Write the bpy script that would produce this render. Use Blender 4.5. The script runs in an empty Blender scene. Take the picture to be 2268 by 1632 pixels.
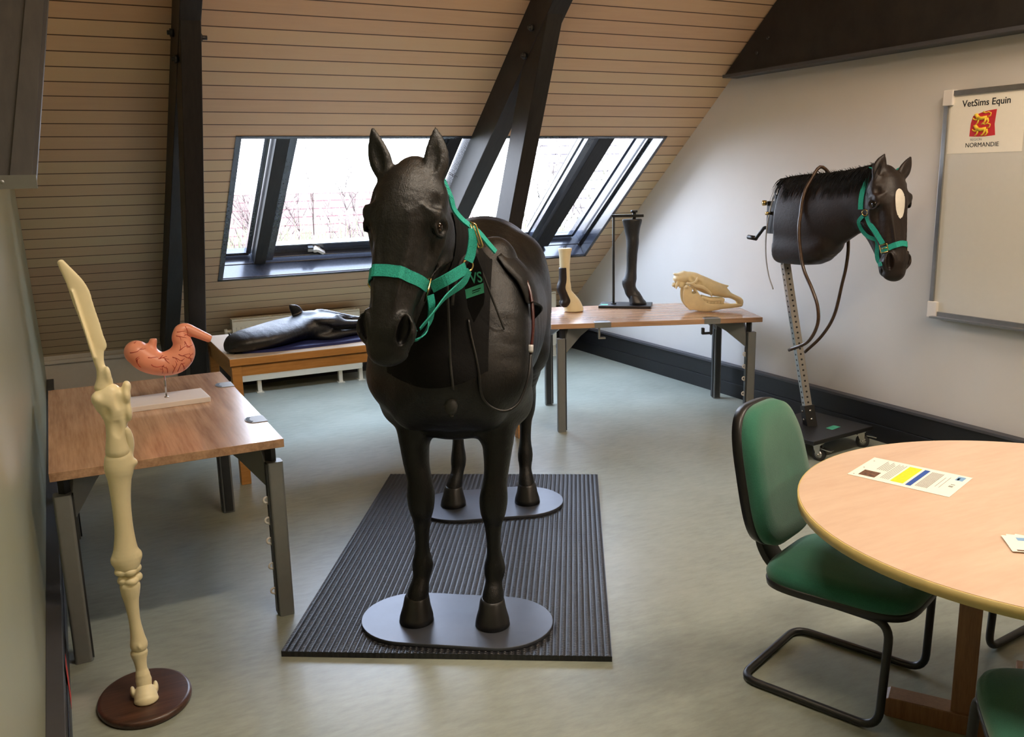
import bpy, bmesh, math, random
import numpy as np
from mathutils import Vector, Matrix
from mathutils.bvhtree import BVHTree
random.seed(7)
R_ = math.radians
SC = bpy.context.scene
COL = SC.collection

# ---------------------------------------------------------------- materials
def lin(c):
    c = c / 255.0
    return c / 12.92 if c <= 0.04045 else ((c + 0.055) / 1.055) ** 2.4
def rgb(r, g, b): return (lin(r), lin(g), lin(b), 1.0)
class NT:
    def __init__(s, name):
        s.m = bpy.data.materials.new(name); s.m.use_nodes = True
        s.t = s.m.node_tree; s.p = s.t.nodes['Principled BSDF']
    def n(s, typ, **kw):
        nd = s.t.nodes.new(typ)
        for k, v in kw.items():
            if k.startswith('i_'):
                nd.inputs[k[2:].replace('_', ' ')].default_value = v
            else: setattr(nd, k, v)
        return nd
    def l(s, a, b): s.t.links.new(a, b)
    def math(s, op, a, b=None):
        nd = s.n('ShaderNodeMath', operation=op)
        for i, x in enumerate((a, b)):
            if x is None: continue
            if isinstance(x, (int, float)): nd.inputs[i].default_value = x
            else: s.l(x, nd.inputs[i])
        return nd.outputs[0]
    def ramp(s, fac, stops):
        r = s.n('ShaderNodeValToRGB'); e = r.color_ramp.elements
        while len(e) < len(stops): e.new(0.5)
        for el, (p, c) in zip(e, stops): el.position = p; el.color = c
        s.l(fac, r.inputs[0]); return r.outputs[0]
    def mix(s, f, a, b, mode='MIX'):
        m = s.n('ShaderNodeMix', data_type='RGBA', blend_type=mode)
        for sock, x in ((m.inputs[0], f), (m.inputs[6], a), (m.inputs[7], b)):
            if isinstance(x, (int, float, tuple)): sock.default_value = x
            else: s.l(x, sock)
        return m.outputs[2]
    def bump(s, h, strength=0.3, dist=0.01):
        b = s.n('ShaderNodeBump'); b.inputs['Strength'].default_value = strength; b.inputs['Distance'].default_value = dist
        s.l(h, b.inputs['Height']); s.l(b.outputs[0], s.p.inputs['Normal'])
    def coord(s, scale=(1, 1, 1), kind='Object', rot=(0, 0, 0)):
        tc = s.n('ShaderNodeTexCoord'); mp = s.n('ShaderNodeMapping')
        mp.inputs['Scale'].default_value = scale; mp.inputs['Rotation'].default_value = rot
        s.l(tc.outputs[kind], mp.inputs[0]); return mp.outputs[0]
    def noise(s, vec, scale, detail=4, rough=0.55):
        n = s.n('ShaderNodeTexNoise'); n.inputs['Scale'].default_value = scale
        n.inputs['Detail'].default_value = detail; n.inputs['Roughness'].default_value = rough
        s.l(vec, n.inputs['Vector']); return n.outputs[0]
_mc = {}
def pm(name, col, rough=0.5, metal=0.0, var=0.06, nscale=30, bump=0.0, coat=0.0, spec=0.5, bscale=None):
    """plain procedural material: base colour slightly varied by noise, optional bump"""
    if name in _mc: return _mc[name]
    k = NT(name); c = rgb(*col)
    v = k.coord()
    nz = k.noise(v, nscale)
    lo = tuple(x * (1 - var) for x in c[:3]) + (1,); hi = tuple(min(1, x * (1 + var)) for x in c[:3]) + (1,)
    k.l(k.ramp(nz, [(0.3, lo), (0.7, hi)]), k.p.inputs['Base Color'])
    k.p.inputs['Roughness'].default_value = rough; k.p.inputs['Metallic'].default_value = metal
    k.p.inputs['Coat Weight'].default_value = coat; k.p.inputs['Specular IOR Level'].default_value = spec
    if bump: k.bump(k.noise(v, bscale or nscale * 3), bump, 0.004)
    _mc[name] = k.m; return k.m

def wood(name, c1, c2, axis='X', scale=6, rough=0.4, stretch=12, coat=0.0):
    k = NT(name)
    sc = {'X': (1, stretch, stretch), 'Y': (stretch, 1, stretch), 'Z': (stretch, stretch, 1)}[axis]
    v = k.coord(sc); a = k.noise(v, scale, 5, 0.6); b = k.noise(v, scale * 4, 3, 0.5)
    f = k.math('ADD', k.math('MULTIPLY', a, 0.75), k.math('MULTIPLY', b, 0.25))
    k.l(k.ramp(f, [(0.33, rgb(*c1)), (0.66, rgb(*c2))]), k.p.inputs['Base Color'])
    k.p.inputs['Roughness'].default_value = rough; k.p.inputs['Coat Weight'].default_value = coat
    k.bump(f, 0.02, 0.001); return k.m

M = {}
M['white_paint'] = pm('radiator_white', (212, 208, 190), 0.4, var=0.02)
M['wall'] = pm('plaster_wall', (206, 202, 196), 0.55, var=0.015, nscale=3, bump=0.05, bscale=60)
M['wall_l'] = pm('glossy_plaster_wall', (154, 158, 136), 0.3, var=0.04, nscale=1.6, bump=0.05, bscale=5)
M['knee'] = pm('knee_wall_paint', (200, 194, 184), 0.6, var=0.02)
M['black_trim'] = pm('black_trim_paint', (20, 21, 24), 0.45, var=0.2, nscale=8, bump=0.1, bscale=90)
M['grey_trim'] = pm('grey_ledge_paint', (62, 62, 66), 0.5)
M['black_metal'] = pm('black_metal', (22, 22, 23), 0.4, var=0.1)
M['alu'] = pm('brushed_aluminium', (168, 168, 166), 0.32, 0.9, var=0.05)
M['grey_leg'] = pm('grey_lacquered_steel', (124, 126, 126), 0.42, 0.25, var=0.03)
M['grey_dark'] = pm('dark_grey_channel', (58, 60, 62), 0.4, 0.4)
M['brass'] = pm('brass', (205, 180, 120), 0.25, 1.0)
M['chrome'] = pm('zinc_steel', (190, 190, 188), 0.25, 1.0)
M['teal'] = NT('teal_webbing').m
def _web():
    k = NT('teal_nylon_webbing'); v = k.coord((1, 1, 1))
    n = k.noise(v, 350, 2); k.l(k.ramp(n, [(0.3, rgb(10, 122, 110)), (0.7, rgb(30, 168, 150))]), k.p.inputs['Base Color'])
    k.p.inputs['Roughness'].default_value = 0.75; k.bump(n, 0.5, 0.002); return k.m
bpy.data.materials.remove(M['teal']); M['teal'] = _web()
def _skin(name, c1, c2, rough, bscale=55, bs=0.22, spec=0.5):
    k = NT(name); v = k.coord(); a = k.noise(v, 5, 5, 0.6); b = k.noise(v, bscale, 6, 0.7)
    vs = k.coord((1, 1, 0.25)); hair = k.noise(vs, 260, 3, 0.6)
    k.l(k.ramp(a, [(0.3, rgb(*c1)), (0.7, rgb(*c2))]), k.p.inputs['Base Color'])
    rr = k.n('ShaderNodeMapRange'); rr.inputs[3].default_value = rough - 0.1; rr.inputs[4].default_value = rough + 0.12
    k.l(b, rr.inputs[0]); k.l(rr.outputs[0], k.p.inputs['Roughness'])
    k.p.inputs['Specular IOR Level'].default_value = spec
    h = k.math('ADD', k.math('MULTIPLY', b, 0.7), k.math('MULTIPLY', hair, 0.3))
    k.bump(h, bs, 0.006); return k.m
M['horse'] = _skin('black_rubber_hide', (6, 6, 6), (12, 11, 11), 0.40, 38, 0.6, 0.42)
M['bib'] = _skin('black_cloth', (8, 8, 8), (14, 13, 13), 0.85, 200, 0.3, 0.2)
M['brown'] = _skin('dark_bay_hide', (24, 15, 12), (36, 24, 19), 0.46, 50, 0.3, 0.42)
M['hood'] = _skin('black_vinyl_skin', (14, 15, 18), (22, 23, 27), 0.4, 24, 0.7, 0.6)
M['hoof'] = pm('dark_hoof_horn', (28, 27, 27), 0.38, var=0.15, nscale=20, bump=0.1)
M['eye'] = pm('glass_eye', (16, 9, 6), 0.12)
M['eye_amber'] = pm('dark_amber_glass_eye', (22, 11, 6), 0.12)
M['hair'] = pm('black_hair', (12, 10, 9), 0.7, spec=0.25)
M['star'] = pm('white_star_hair', (222, 216, 204), 0.7, bump=0.2)
M['bone'] = pm('ivory_bone_plastic', (228, 216, 176), 0.42, var=0.06, nscale=9, bump=0.12, bscale=25)
M['skullbone'] = pm('yellowed_skull_plastic', (224, 208, 166), 0.42, var=0.08, nscale=14, bump=0.12, bscale=30)
M['stomach'] = pm('salmon_plastic', (234, 158, 130), 0.36, var=0.07, nscale=10, bump=0.08, bscale=22)
M['vein'] = pm('red_vein_paint', (176, 62, 48), 0.4)
M['white_plastic'] = pm('white_plastic', (226, 220, 214), 0.35, var=0.01)
M['rubber'] = pm('black_ribbed_rubber', (30, 31, 34), 0.5, var=0.2, nscale=40, bump=0.4)
M['plate'] = pm('dark_steel_plate', (80, 83, 91), 0.38, 0.45, var=0.08, nscale=12)
M['green'] = NT('x').m
def _fab(name, c1, c2):
    k = NT(name); v = k.coord(); n = k.noise(v, 420, 2); a = k.noise(v, 7, 2)
    f = k.math('ADD', k.math('MULTIPLY', n, 0.5), k.math('MULTIPLY', a, 0.5))
    k.l(k.ramp(f, [(0.3, rgb(*c1)), (0.7, rgb(*c2))]), k.p.inputs['Base Color'])
    k.p.inputs['Roughness'].default_value = 0.9; k.p.inputs['Specular IOR Level'].default_value = 0.2
    k.p.inputs['Sheen Weight'].default_value = 0.3; k.bump(n, 0.4, 0.002); return k.m
bpy.data.materials.remove(M['green']); M['green'] = _fab('green_upholstery', (34, 88, 72), (50, 110, 90))
M['blue'] = pm('navy_foam', (22, 32, 92), 0.7)
M['paper'] = pm('paper', (238, 232, 218), 0.7, var=0.01)
M['ink'] = pm('ink_black', (24, 24, 26), 0.6); M['ink_grey'] = pm('ink_grey', (150, 150, 148), 0.7, var=0.2, nscale=220)
M['ink_yellow'] = pm('ink_yellow', (226, 214, 40), 0.6, var=0.08, nscale=120); M['ink_blue'] = pm('ink_blue', (38, 78, 160), 0.6)
M['ink_red'] = pm('ink_red', (196, 40, 48), 0.6); M['ink_gold'] = pm('ink_gold', (232, 196, 60), 0.6)
M['ink_photo'] = pm('ink_photo', (96, 66, 48), 0.6, var=0.7, nscale=90); M['ink_teal'] = pm('ink_teal', (60, 160, 130), 0.5, var=0.1)
M['ink_light'] = pm('ink_light_blue', (120, 160, 200), 0.6)
M['board'] = pm('whiteboard_enamel', (206, 204, 196), 0.3, var=0.01)
M['tube_dark'] = pm('brown_rubber_tube', (66, 48, 34), 0.3, var=0.4, nscale=40)
M['tube_black'] = pm('black_rubber_tube', (20, 19, 19), 0.4)
M['tube_red'] = pm('wine_red_tube', (58, 16, 14), 0.25)
M['tube_clear'] = pm('clear_tube', (196, 196, 198), 0.15)
M['bulb'] = pm('grey_rubber_bulb', (40, 40, 39), 0.6)
M['red'] = pm('red_tape', (200, 50, 40), 0.6)
M['desk_top'] = pm('pale_beige_laminate', (222, 206, 186), 0.22, var=0.03, nscale=8)
M['round_top'] = wood('pale_beech_laminate', (204, 174, 152), (214, 188, 166), 'X', 3, 0.34, 5)
M['round_edge'] = pm('yellow_edge_band', (196, 174, 112), 0.4, var=0.04)
M['beech'] = wood('beech_legs', (120, 84, 56), (142, 102, 70), 'Z', 8, 0.4)
M['desk_wood'] = wood('honey_oak', (176, 122, 62), (200, 146, 82), 'X', 6, 0.45)
M['oak'] = wood('oak_laminate', (140, 100, 72), (184, 142, 108), 'Y', 2.2, 0.3, 9)
M['walnut'] = wood('dark_walnut', (52, 34, 26), (84, 56, 42), 'X', 5, 0.35)
def _glass():
    k = NT('window_glass'); t = k.t
    tr = t.nodes.new('ShaderNodeBsdfTransparent'); gl = t.nodes.new('ShaderNodeBsdfGlossy'); gl.inputs['Roughness'].default_value = 0.02
    lw = t.nodes.new('ShaderNodeLayerWeight'); lw.inputs[0].default_value = 0.5; pw = k.math('POWER', lw.outputs['Facing'], 4.0); fr = k.math('ADD', k.math('MULTIPLY', pw, 0.4), 0.03).node
    mx = t.nodes.new('ShaderNodeMixShader'); out = t.nodes['Material Output']
    t.links.new(fr.outputs[0], mx.inputs[0]); t.links.new(tr.outputs[0], mx.inputs[1]); t.links.new(gl.outputs[0], mx.inputs[2])
    t.links.new(mx.outputs[0], out.inputs[0]); t.nodes.remove(k.p); return k.m
M['glass'] = _glass()
def _sill():
    k = NT('blue_grey_lacquered_frame'); v = k.coord(); n = k.noise(v, 60)
    k.l(k.ramp(n, [(0.3, rgb(48, 52, 62)), (0.7, rgb(56, 60, 72))]), k.p.inputs['Base Color'])
    k.p.inputs['Roughness'].default_value = 0.25; k.p.inputs['Coat Weight'].default_value = 0.8; k.p.inputs['Coat Roughness'].default_value = 0.12
    return k.m
M['frame'] = _sill()
def _planks():
    k = NT('roof_plank_panelling'); tc = k.n('ShaderNodeTexCoord'); sp = k.n('ShaderNodeSeparateXYZ')
    k.l(tc.outputs['Object'], sp.inputs[0])
    s = k.math('MULTIPLY', sp.outputs[1], 1.2958 / 0.1002)       # board number along the slope
    s = k.math('SUBTRACT', s, 6.373 / 0.1002)
    fr = k.math('FRACT', s); fl = k.math('FLOOR', s)
    edge = k.math('LESS_THAN', k.math('ABSOLUTE', k.math('SUBTRACT', k.math('FRACT', k.math('ADD', fr, 0.5)), 0.5)), 0.035)
    wn = k.n('ShaderNodeTexWhiteNoise', noise_dimensions='1D'); k.l(fl, wn.inputs['W'])
    gr = k.math('FLOOR', k.math('DIVIDE', s, 5.0)); wn2 = k.n('ShaderNodeTexWhiteNoise', noise_dimensions='1D'); k.l(gr, wn2.inputs['W'])
    v = k.coord((1.2, 14, 14)); g = k.noise(v, 3, 5, 0.6)
    f = k.math('ADD', k.math('MULTIPLY', wn.outputs[0], 0.25), k.math('MULTIPLY', g, 0.4)); f = k.math('ADD', f, k.math('MULTIPLY', wn2.outputs[0], 0.35))
    c = k.ramp(f, [(0.2, rgb(196, 164, 134)), (0.5, rgb(206, 178, 144)), (0.85, rgb(206, 186, 150))])
    c = k.mix(edge, c, rgb(78, 56, 38)); k.l(c, k.p.inputs['Base Color'])
    k.p.inputs['Roughness'].default_value = 0.5
    h = k.math('SUBTRACT', k.math('MULTIPLY', g, 0.05), edge); k.bump(h, 0.5, 0.006); return k.m
M['planks'] = _planks()
def _floor():
    k = NT('mottled_linoleum'); v = k.coord((1, 1, 1)); a = k.noise(v, 1.6, 6, 0.62); b = k.noise(k.coord((3, 9, 1), rot=(0, 0, 0.5)), 4, 6, 0.65)
    f = k.math('ADD', k.math('MULTIPLY', a, 0.55), k.math('MULTIPLY', b, 0.45))
    k.l(k.ramp(f, [(0.32, rgb(124, 130, 118)), (0.5, rgb(144, 150, 138)), (0.7, rgb(160, 166, 154))]), k.p.inputs['Base Color'])
    k.p.inputs['Roughness'].default_value = 0.36; k.bump(b, 0.05, 0.003); return k.m
M['floor'] = _floor()
def _timber():
    k = NT('black_stained_timber'); v = k.coord((12, 2, 2)); g = k.noise(v, 5, 5, 0.6)
    k.l(k.ramp(g, [(0.3, rgb(24, 22, 22)), (0.7, rgb(38, 35, 33))]), k.p.inputs['Base Color'])
    k.p.inputs['Roughness'].default_value = 0.5; k.p.inputs['Specular IOR Level'].default_value = 0.35; k.bump(g, 0.12, 0.003); return k.m
M['timber'] = _timber()
def _mat():
    k = NT('ribbed_rubber_mat'); tc = k.n('ShaderNodeTexCoord'); sp = k.n('ShaderNodeSeparateXYZ'); k.l(tc.outputs['Object'], sp.inputs[0])
    w1 = k.math('SINE', k.math('MULTIPLY', sp.outputs[0], 2 * math.pi / 0.022)); w2 = k.math('SINE', k.math('MULTIPLY', sp.outputs[1], 2 * math.pi / 0.011))
    h = k.math('MULTIPLY', k.math('ADD', w1, 1.0), k.math('ADD', k.math('MULTIPLY', w2, 0.35), 1.0))
    n = k.noise(k.coord(), 5, 5, 0.7)
    hr = k.math('MULTIPLY', h, 0.37)
    c = k.mix(n, rgb(22, 22, 25), rgb(44, 45, 50)); k.l(c, k.p.inputs['Base Color']); k.p.inputs['Roughness'].default_value = 0.42
    k.bump(hr, 0.9, 0.006); return k.m
M['mat'] = _mat()
def _tile(nm, a1, a2, ad):
    k = NT(nm); tc = k.n('ShaderNodeTexCoord'); sp = k.n('ShaderNodeSeparateXYZ'); k.l(tc.outputs['Object'], sp.inputs[0])
    fy = k.math('FRACT', k.math('MULTIPLY', sp.outputs[1], 1 / 0.32)); fx = k.math('FRACT', k.math('MULTIPLY', sp.outputs[0], 1 / 0.22))
    n = k.noise(k.coord((1, 1, 1)), 6, 4, 0.6); n2 = k.noise(k.coord(), 0.7, 3, 0.6)
    dark = k.math('MULTIPLY', k.math('LESS_THAN', fy, 0.16), k.math('GREATER_THAN', n, 0.47))
    c = k.mix(n2, rgb(*a1), rgb(*a2)); c = k.mix(dark, c, rgb(*ad)); k.l(c, k.p.inputs['Base Color'])
    k.p.inputs['Roughness'].default_value = 0.8; k.bump(k.math('ADD', fy, k.math('MULTIPLY', fx, 0.4)), 0.6, 0.03); return k.m
M['tile'] = _tile('clay_roof_tiles', (118, 84, 78), (136, 108, 102), (84, 44, 42)); M['tile_grey'] = _tile('pale_roof_tiles', (140, 124, 118), (156, 146, 142), (56, 46, 46))  # second tile set has paler, greyer base tones
M['twig'] = pm('bare_twigs', (66, 52, 46), 0.8, var=0.3, nscale=6)
M['bush'] = pm('dry_green_hedge', (92, 92, 62), 0.8, var=0.3, nscale=6)
M['grass'] = pm('grass_field', (120, 128, 90), 0.9, var=0.2, nscale=2)
M['render'] = pm('pale_facade', (180, 174, 168), 0.8)

# ---------------------------------------------------------------- mesh helpers
class MB:
    def __init__(s): s.v = []; s.f = []; s.mi = []; s.sm = []
    def add(s, vs, fs, mi=0, smooth=False, X=None):
        o = len(s.v)
        for p in vs:
            p = Vector(p); s.v.append(tuple(X @ p) if X is not None else tuple(p))
        for f in fs: s.f.append([i + o for i in f]); s.mi.append(mi); s.sm.append(smooth)
    def box(s, a, b, mi=0, X=None):
        x0, y0, z0 = a; x1, y1, z1 = b
        s.add([(x0, y0, z0), (x1, y0, z0), (x1, y1, z0), (x0, y1, z0), (x0, y0, z1), (x1, y0, z1), (x1, y1, z1), (x0, y1, z1)],
              [(0, 3, 2, 1), (4, 5, 6, 7), (0, 1, 5, 4), (1, 2, 6, 5), (2, 3, 7, 6), (3, 0, 4, 7)], mi, False, X)
    def prism(s, poly, h0, h1, axis='z', mi=0, X=None, smooth=False):
        """poly: 2D outline (CCW) extruded along axis"""
        n = len(poly)
        def P(u, v, h): return {'z': (u, v, h), 'y': (u, h, v), 'x': (h, u, v)}[axis]
        vs = [P(u, v, h0) for u, v in poly] + [P(u, v, h1) for u, v in poly]
        s.add(vs, [tuple(range(n))[::-1], tuple(range(n, 2 * n))], mi, False, X)
        o = len(s.v) - 2 * n
        for i in range(n):
            j = (i + 1) % n; s.f.append([o + i, o + j, o + n + j, o + n + i]); s.mi.append(mi); s.sm.append(smooth)
    def tube(s, pts, r, seg=10, mi=0, close=False, X=None, flat=None):
        """sweep; r number or list; flat=(a,b) half sizes of a strap cross-section"""
        P = [Vector(p) for p in pts]; n = len(P)
        rs = r if isinstance(r, (list, tuple)) else [r] * n
        T = []
        for i in range(n):
            a = P[(i - 1) % n] if (close or i > 0) else P[i]; b = P[(i + 1) % n] if (close or i < n - 1) else P[i]
            t = (b - a); T.append(t.normalized() if t.length > 1e-9 else Vector((0, 0, 1)))
        up = Vector((0, 0, 1)) if abs(T[0].z) < 0.9 else Vector((1, 0, 0))
        N = (up - T[0] * up.dot(T[0])).normalized(); vs = []
        for i in range(n):
            N = (N - T[i] * N.dot(T[i])).normalized(); B = T[i].cross(N)
            for k in range(seg):
                a = 2 * math.pi * k / seg; vs.append(P[i] + (N * math.cos(a) + B * math.sin(a)) * rs[i])
        fs = []
        for i in range(n if close else n - 1):
            j = (i + 1) % n
            for k in range(seg):
                l = (k + 1) % seg; fs.append((i * seg + k, i * seg + l, j * seg + l, j * seg + k))
        if not close: fs += [tuple(range(seg))[::-1], tuple(range((n - 1) * seg, n * seg))]
        s.add(vs, fs, mi, True, X)
    def cyl(s, a, b, r, seg=20, mi=0, r2=None, X=None): s.tube([a, b], [r, r if r2 is None else r2], seg, mi, X=X)
    def ball(s, c, rad, seg=16, rings=10, mi=0, X=None):
        rx, ry, rz = rad if isinstance(rad, (tuple, list)) else (rad,) * 3; vs = [(c[0], c[1], c[2] + rz)]; fs = []
        for i in range(1, rings):
            t = math.pi * i / rings
            for k in range(seg):
                a = 2 * math.pi * k / seg; vs.append((c[0] + rx * math.sin(t) * math.cos(a), c[1] + ry * math.sin(t) * math.sin(a), c[2] + rz * math.cos(t)))
        vs.append((c[0], c[1], c[2] - rz)); last = len(vs) - 1
        for k in range(seg):
            fs.append((0, 1 + k, 1 + (k + 1) % seg)); b = 1 + (rings - 2) * seg; fs.append((last, b + (k + 1) % seg, b + k))
        for i in range(rings - 2):
            for k in range(seg):
                a = 1 + i * seg; b = a + seg; l = (k + 1) % seg; fs.append((a + k, b + k, b + l, a + l))
        s.add(vs, fs, mi, True, X)
    def loft(s, rings, mi=0, X=None, smooth=True, caps=True):
        n = len(rings[0]); vs = [p for r in rings for p in r]; fs = []
        for i in range(len(rings) - 1):
            for k in range(n):
                l = (k + 1) % n; fs.append((i * n + k, i * n + l, (i + 1) * n + l, (i + 1) * n + k))
        if caps: fs += [tuple(range(n))[::-1], tuple(range((len(rings) - 1) * n, len(rings) * n))]
        s.add(vs, fs, mi, smooth, X)
    def strap(s, pts, nors, w, t, mi=0, close=False):
        """flat ribbon along pts lying on surface normals nors: width w, thickness t"""
        n = len(pts); rings = []
        for i in range(n):
            a = Vector(pts[(i - 1) % n] if (close or i) else pts[i]); b = Vector(pts[(i + 1) % n] if (close or i < n - 1) else pts[i])
            T = (b - a).normalized(); N = Vector(nors[i]); N = (N - T * N.dot(T)).normalized(); S = T.cross(N); p = Vector(pts[i])
            rings.append([p + S * w / 2 - N * t / 2, p + S * w / 2 + N * t / 2, p - S * w / 2 + N * t / 2, p - S * w / 2 - N * t / 2])
        if close: rings.append(rings[0])
        s.loft(rings, mi, None, False, not close)
    def build(s, name, mats, parent=None, loc=None, bevel=0, subd=0, rot=None, autosm=False):
        me = bpy.data.meshes.new(name); me.from_pydata(s.v, [], s.f)
        for m in (mats if isinstance(mats, (list, tuple)) else [mats]): me.materials.append(m)
        me.polygons.foreach_set('material_index', s.mi); me.polygons.foreach_set('use_smooth', s.sm)
        bm = bmesh.new(); bm.from_mesh(me); bmesh.ops.recalc_face_normals(bm, faces=bm.faces); bm.to_mesh(me); bm.free()
        o = bpy.data.objects.new(name, me); COL.objects.link(o)
        if parent: o.parent = parent
        if loc is not None: o.location = loc
        if rot is not None: o.rotation_euler = rot
        if bevel:
            b = o.modifiers.new('bevel', 'BEVEL'); b.width = bevel; b.segments = 2; b.limit_method = 'ANGLE'; b.angle_limit = R_(40)
        if subd:
            b = o.modifiers.new('subd', 'SUBSURF'); b.levels = subd; b.render_levels = subd
        return o
def tag(o, label, cat, group=None):
    o['label'] = label; o['category'] = cat
    if group: o['group'] = group
    return o
def thing(name, label, cat, loc=(0, 0, 0), rz=0.0, group=None):
    o = bpy.data.objects.new(name, None); COL.objects.link(o); o.empty_display_size = 0.1
    o.location = loc; o.rotation_euler = (0, 0, rz); return tag(o, label, cat, group)
def st(o): o['kind'] = 'structure'; return o
def copy_tree(o, parent=None):
    c = o.copy(); COL.objects.link(c)
    if parent: c.parent = parent
    for ch in list(o.children): copy_tree(ch, c)
    return c
def catmull(pts, n):
    P = [np.array(p, float) for p in pts]; P = [2 * P[0] - P[1]] + P + [2 * P[-1] - P[-2]]; out = []
    for i in range(1, len(P) - 2):
        for k in range(n):
            t = k / n; a, b, c, d = P[i - 1:i + 3]
            out.append(0.5 * ((2 * b) + (-a + c) * t + (2 * a - 5 * b + 4 * c - d) * t * t + (-a + 3 * b - 3 * c + d) * t ** 3))
    out.append(P[-2]); return out
def ell(cx, cy, rx, ry, n, z=None, a0=0):
    pts = [(cx + rx * math.cos(a0 + 2 * math.pi * k / n), cy + ry * math.sin(a0 + 2 * math.pi * k / n)) for k in range(n)]
    return pts if z is None else [(x, y, z) for x, y in pts]
def rrect(w, d, r, n=6, cx=0, cy=0):
    pts = []
    for sx, sy, a in ((1, 1, 0), (-1, 1, 90), (-1, -1, 180), (1, -1, 270)):
        for k in range(n + 1):
            t = R_(a + 90 * k / n); pts.append((cx + sx * (w / 2 - r) + r * math.cos(t), cy + sy * (d / 2 - r) + r * math.sin(t)))
    return pts

# ---------------------------------------------------------------- implicit sculpting (own surface nets)
class SDF:
    def __init__(s, lo, hi, h):
        s.h = h; s.lo = np.array(lo, float) - 2 * h; n = np.ceil((np.array(hi) - s.lo) / h).astype(int) + 3
        s.n = n; s.g = np.full(tuple(n), 1.0, np.float32)
    def sub(s, lo, hi):
        a = np.maximum(np.floor((lo - s.lo) / s.h).astype(int), 0); b = np.minimum(np.ceil((hi - s.lo) / s.h).astype(int) + 1, s.n)
        if (b <= a).any(): return None
        ax = [(s.lo[i] + np.arange(a[i], b[i]) * s.h).astype(np.float32) for i in range(3)]
        return tuple(slice(a[i], b[i]) for i in range(3)), ax
    @staticmethod
    def dist(ax, a, b, U, ra, rb):
        """ra=(ru,rv) at a; U = lateral axis; rounded elliptical cone"""
        X, Y, Z = ax[0][:, None, None], ax[1][None, :, None], ax[2][None, None, :]
        ab = b - a; L = float(np.linalg.norm(ab)); U = np.array(U, float)
        if L > 1e-6:
            w = ab / L; u = U - w * U.dot(w); u /= np.linalg.norm(u); v = np.cross(w, u)
            t = ((X - a[0]) * w[0] + (Y - a[1]) * w[1] + (Z - a[2]) * w[2])
            tc = np.clip(t / L, 0, 1)
        else:
            u = U / np.linalg.norm(U); w = np.array([0, 0, 1.]) if abs(u[2]) < 0.9 else np.array([1., 0, 0]); w = w - u * u.dot(w); w /= np.linalg.norm(w); v = np.cross(w, u)
            t = ((X - a[0]) * w[0] + (Y - a[1]) * w[1] + (Z - a[2]) * w[2]); tc = t * 0
        qu = (X - a[0]) * u[0] + (Y - a[1]) * u[1] + (Z - a[2]) * u[2]; qv = (X - a[0]) * v[0] + (Y - a[1]) * v[1] + (Z - a[2]) * v[2]
        qw = t - tc * L; ru = ra[0] + (rb[0] - ra[0]) * tc; rv = ra[1] + (rb[1] - ra[1]) * tc
        rw = ra[2] if len(ra) > 2 else 0.5 * (ru + rv)
        k0 = np.sqrt((qu / ru) ** 2 + (qv / rv) ** 2 + (qw / rw) ** 2); k1 = np.sqrt((qu / ru ** 2) ** 2 + (qv / rv ** 2) ** 2 + (qw / rw ** 2) ** 2) + 1e-6
        return k0 * (k0 - 1) / k1
    def comb(s, sl, d, k, op):
        g = s.g[sl]
        if op == 'cut': d = -d; h = np.clip(0.5 - 0.5 * (g - d) / k, 0, 1); s.g[sl] = g + (d - g) * h + k * h * (1 - h)
        else: h = np.clip(0.5 + 0.5 * (g - d) / k, 0, 1); s.g[sl] = g + (d - g) * h - k * h * (1 - h)
    def chain(s, pts, U=(0, 1, 0), k=0.02, op='add', n=3):
        """pts rows: x,y,z,ru,rv"""
        P = catmull(pts, n) if len(pts) > 2 else [np.array(p, float) for p in pts]
        A = np.array(P); A[:, 3:] = np.maximum(A[:, 3:], 0.003); r = A[:, 3:].max() + k * 1.2 + 3 * s.h
        q = s.sub(A[:, :3].min(0) - r, A[:, :3].max(0) + r)
        if q is None: return
        sl, ax = q; D = np.full(tuple(len(x) for x in ax), 1.0, np.float32)
        for i in range(len(A) - 1):
            rr = max(A[i, 3:].max(), A[i + 1, 3:].max()) + k * 1.2 + 3 * s.h
            lo = np.minimum(A[i, :3], A[i + 1, :3]) - rr; hi = np.maximum(A[i, :3], A[i + 1, :3]) + rr
            js = []
            for c in range(3):
                js.append(slice(int(np.searchsorted(ax[c], lo[c])), int(np.searchsorted(ax[c], hi[c]))))
            sub = [ax[c][js[c]] for c in range(3)]
            if min(len(x) for x in sub) == 0: continue
            js = tuple(js)
            D[js] = np.minimum(D[js], s.dist(sub, A[i, :3], A[i + 1, :3], U, A[i, 3:], A[i + 1, 3:]))
        s.comb(sl, D, k, op)
    def ell(s, c, r, U=(0, 1, 0), W=(0, 0, 1), k=0.02, op='add'):
        """ellipsoid radii r=(along U, along WxU, along W)"""
        c = np.array(c, float); U = np.array(U, float); U /= np.linalg.norm(U); W = np.array(W, float); W = W - U * U.dot(W); W /= np.linalg.norm(W); V = np.cross(W, U)
        R = max(r) + k * 1.2 + 3 * s.h; q = s.sub(c - R, c + R)
        if q is None: return
        sl, ax = q; X, Y, Z = ax[0][:, None, None] - c[0], ax[1][None, :, None] - c[1], ax[2][None, None, :] - c[2]
        qu, qv, qw = (X * A[0] + Y * A[1] + Z * A[2] for A in (U, V, W))
        k0 = np.sqrt((qu / r[0]) ** 2 + (qv / r[1]) ** 2 + (qw / r[2]) ** 2); k1 = np.sqrt((qu / r[0] ** 2) ** 2 + (qv / r[1] ** 2) ** 2 + (qw / r[2] ** 2) ** 2) + 1e-6
        s.comb(sl, k0 * (k0 - 1) / k1, k, op)
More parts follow.
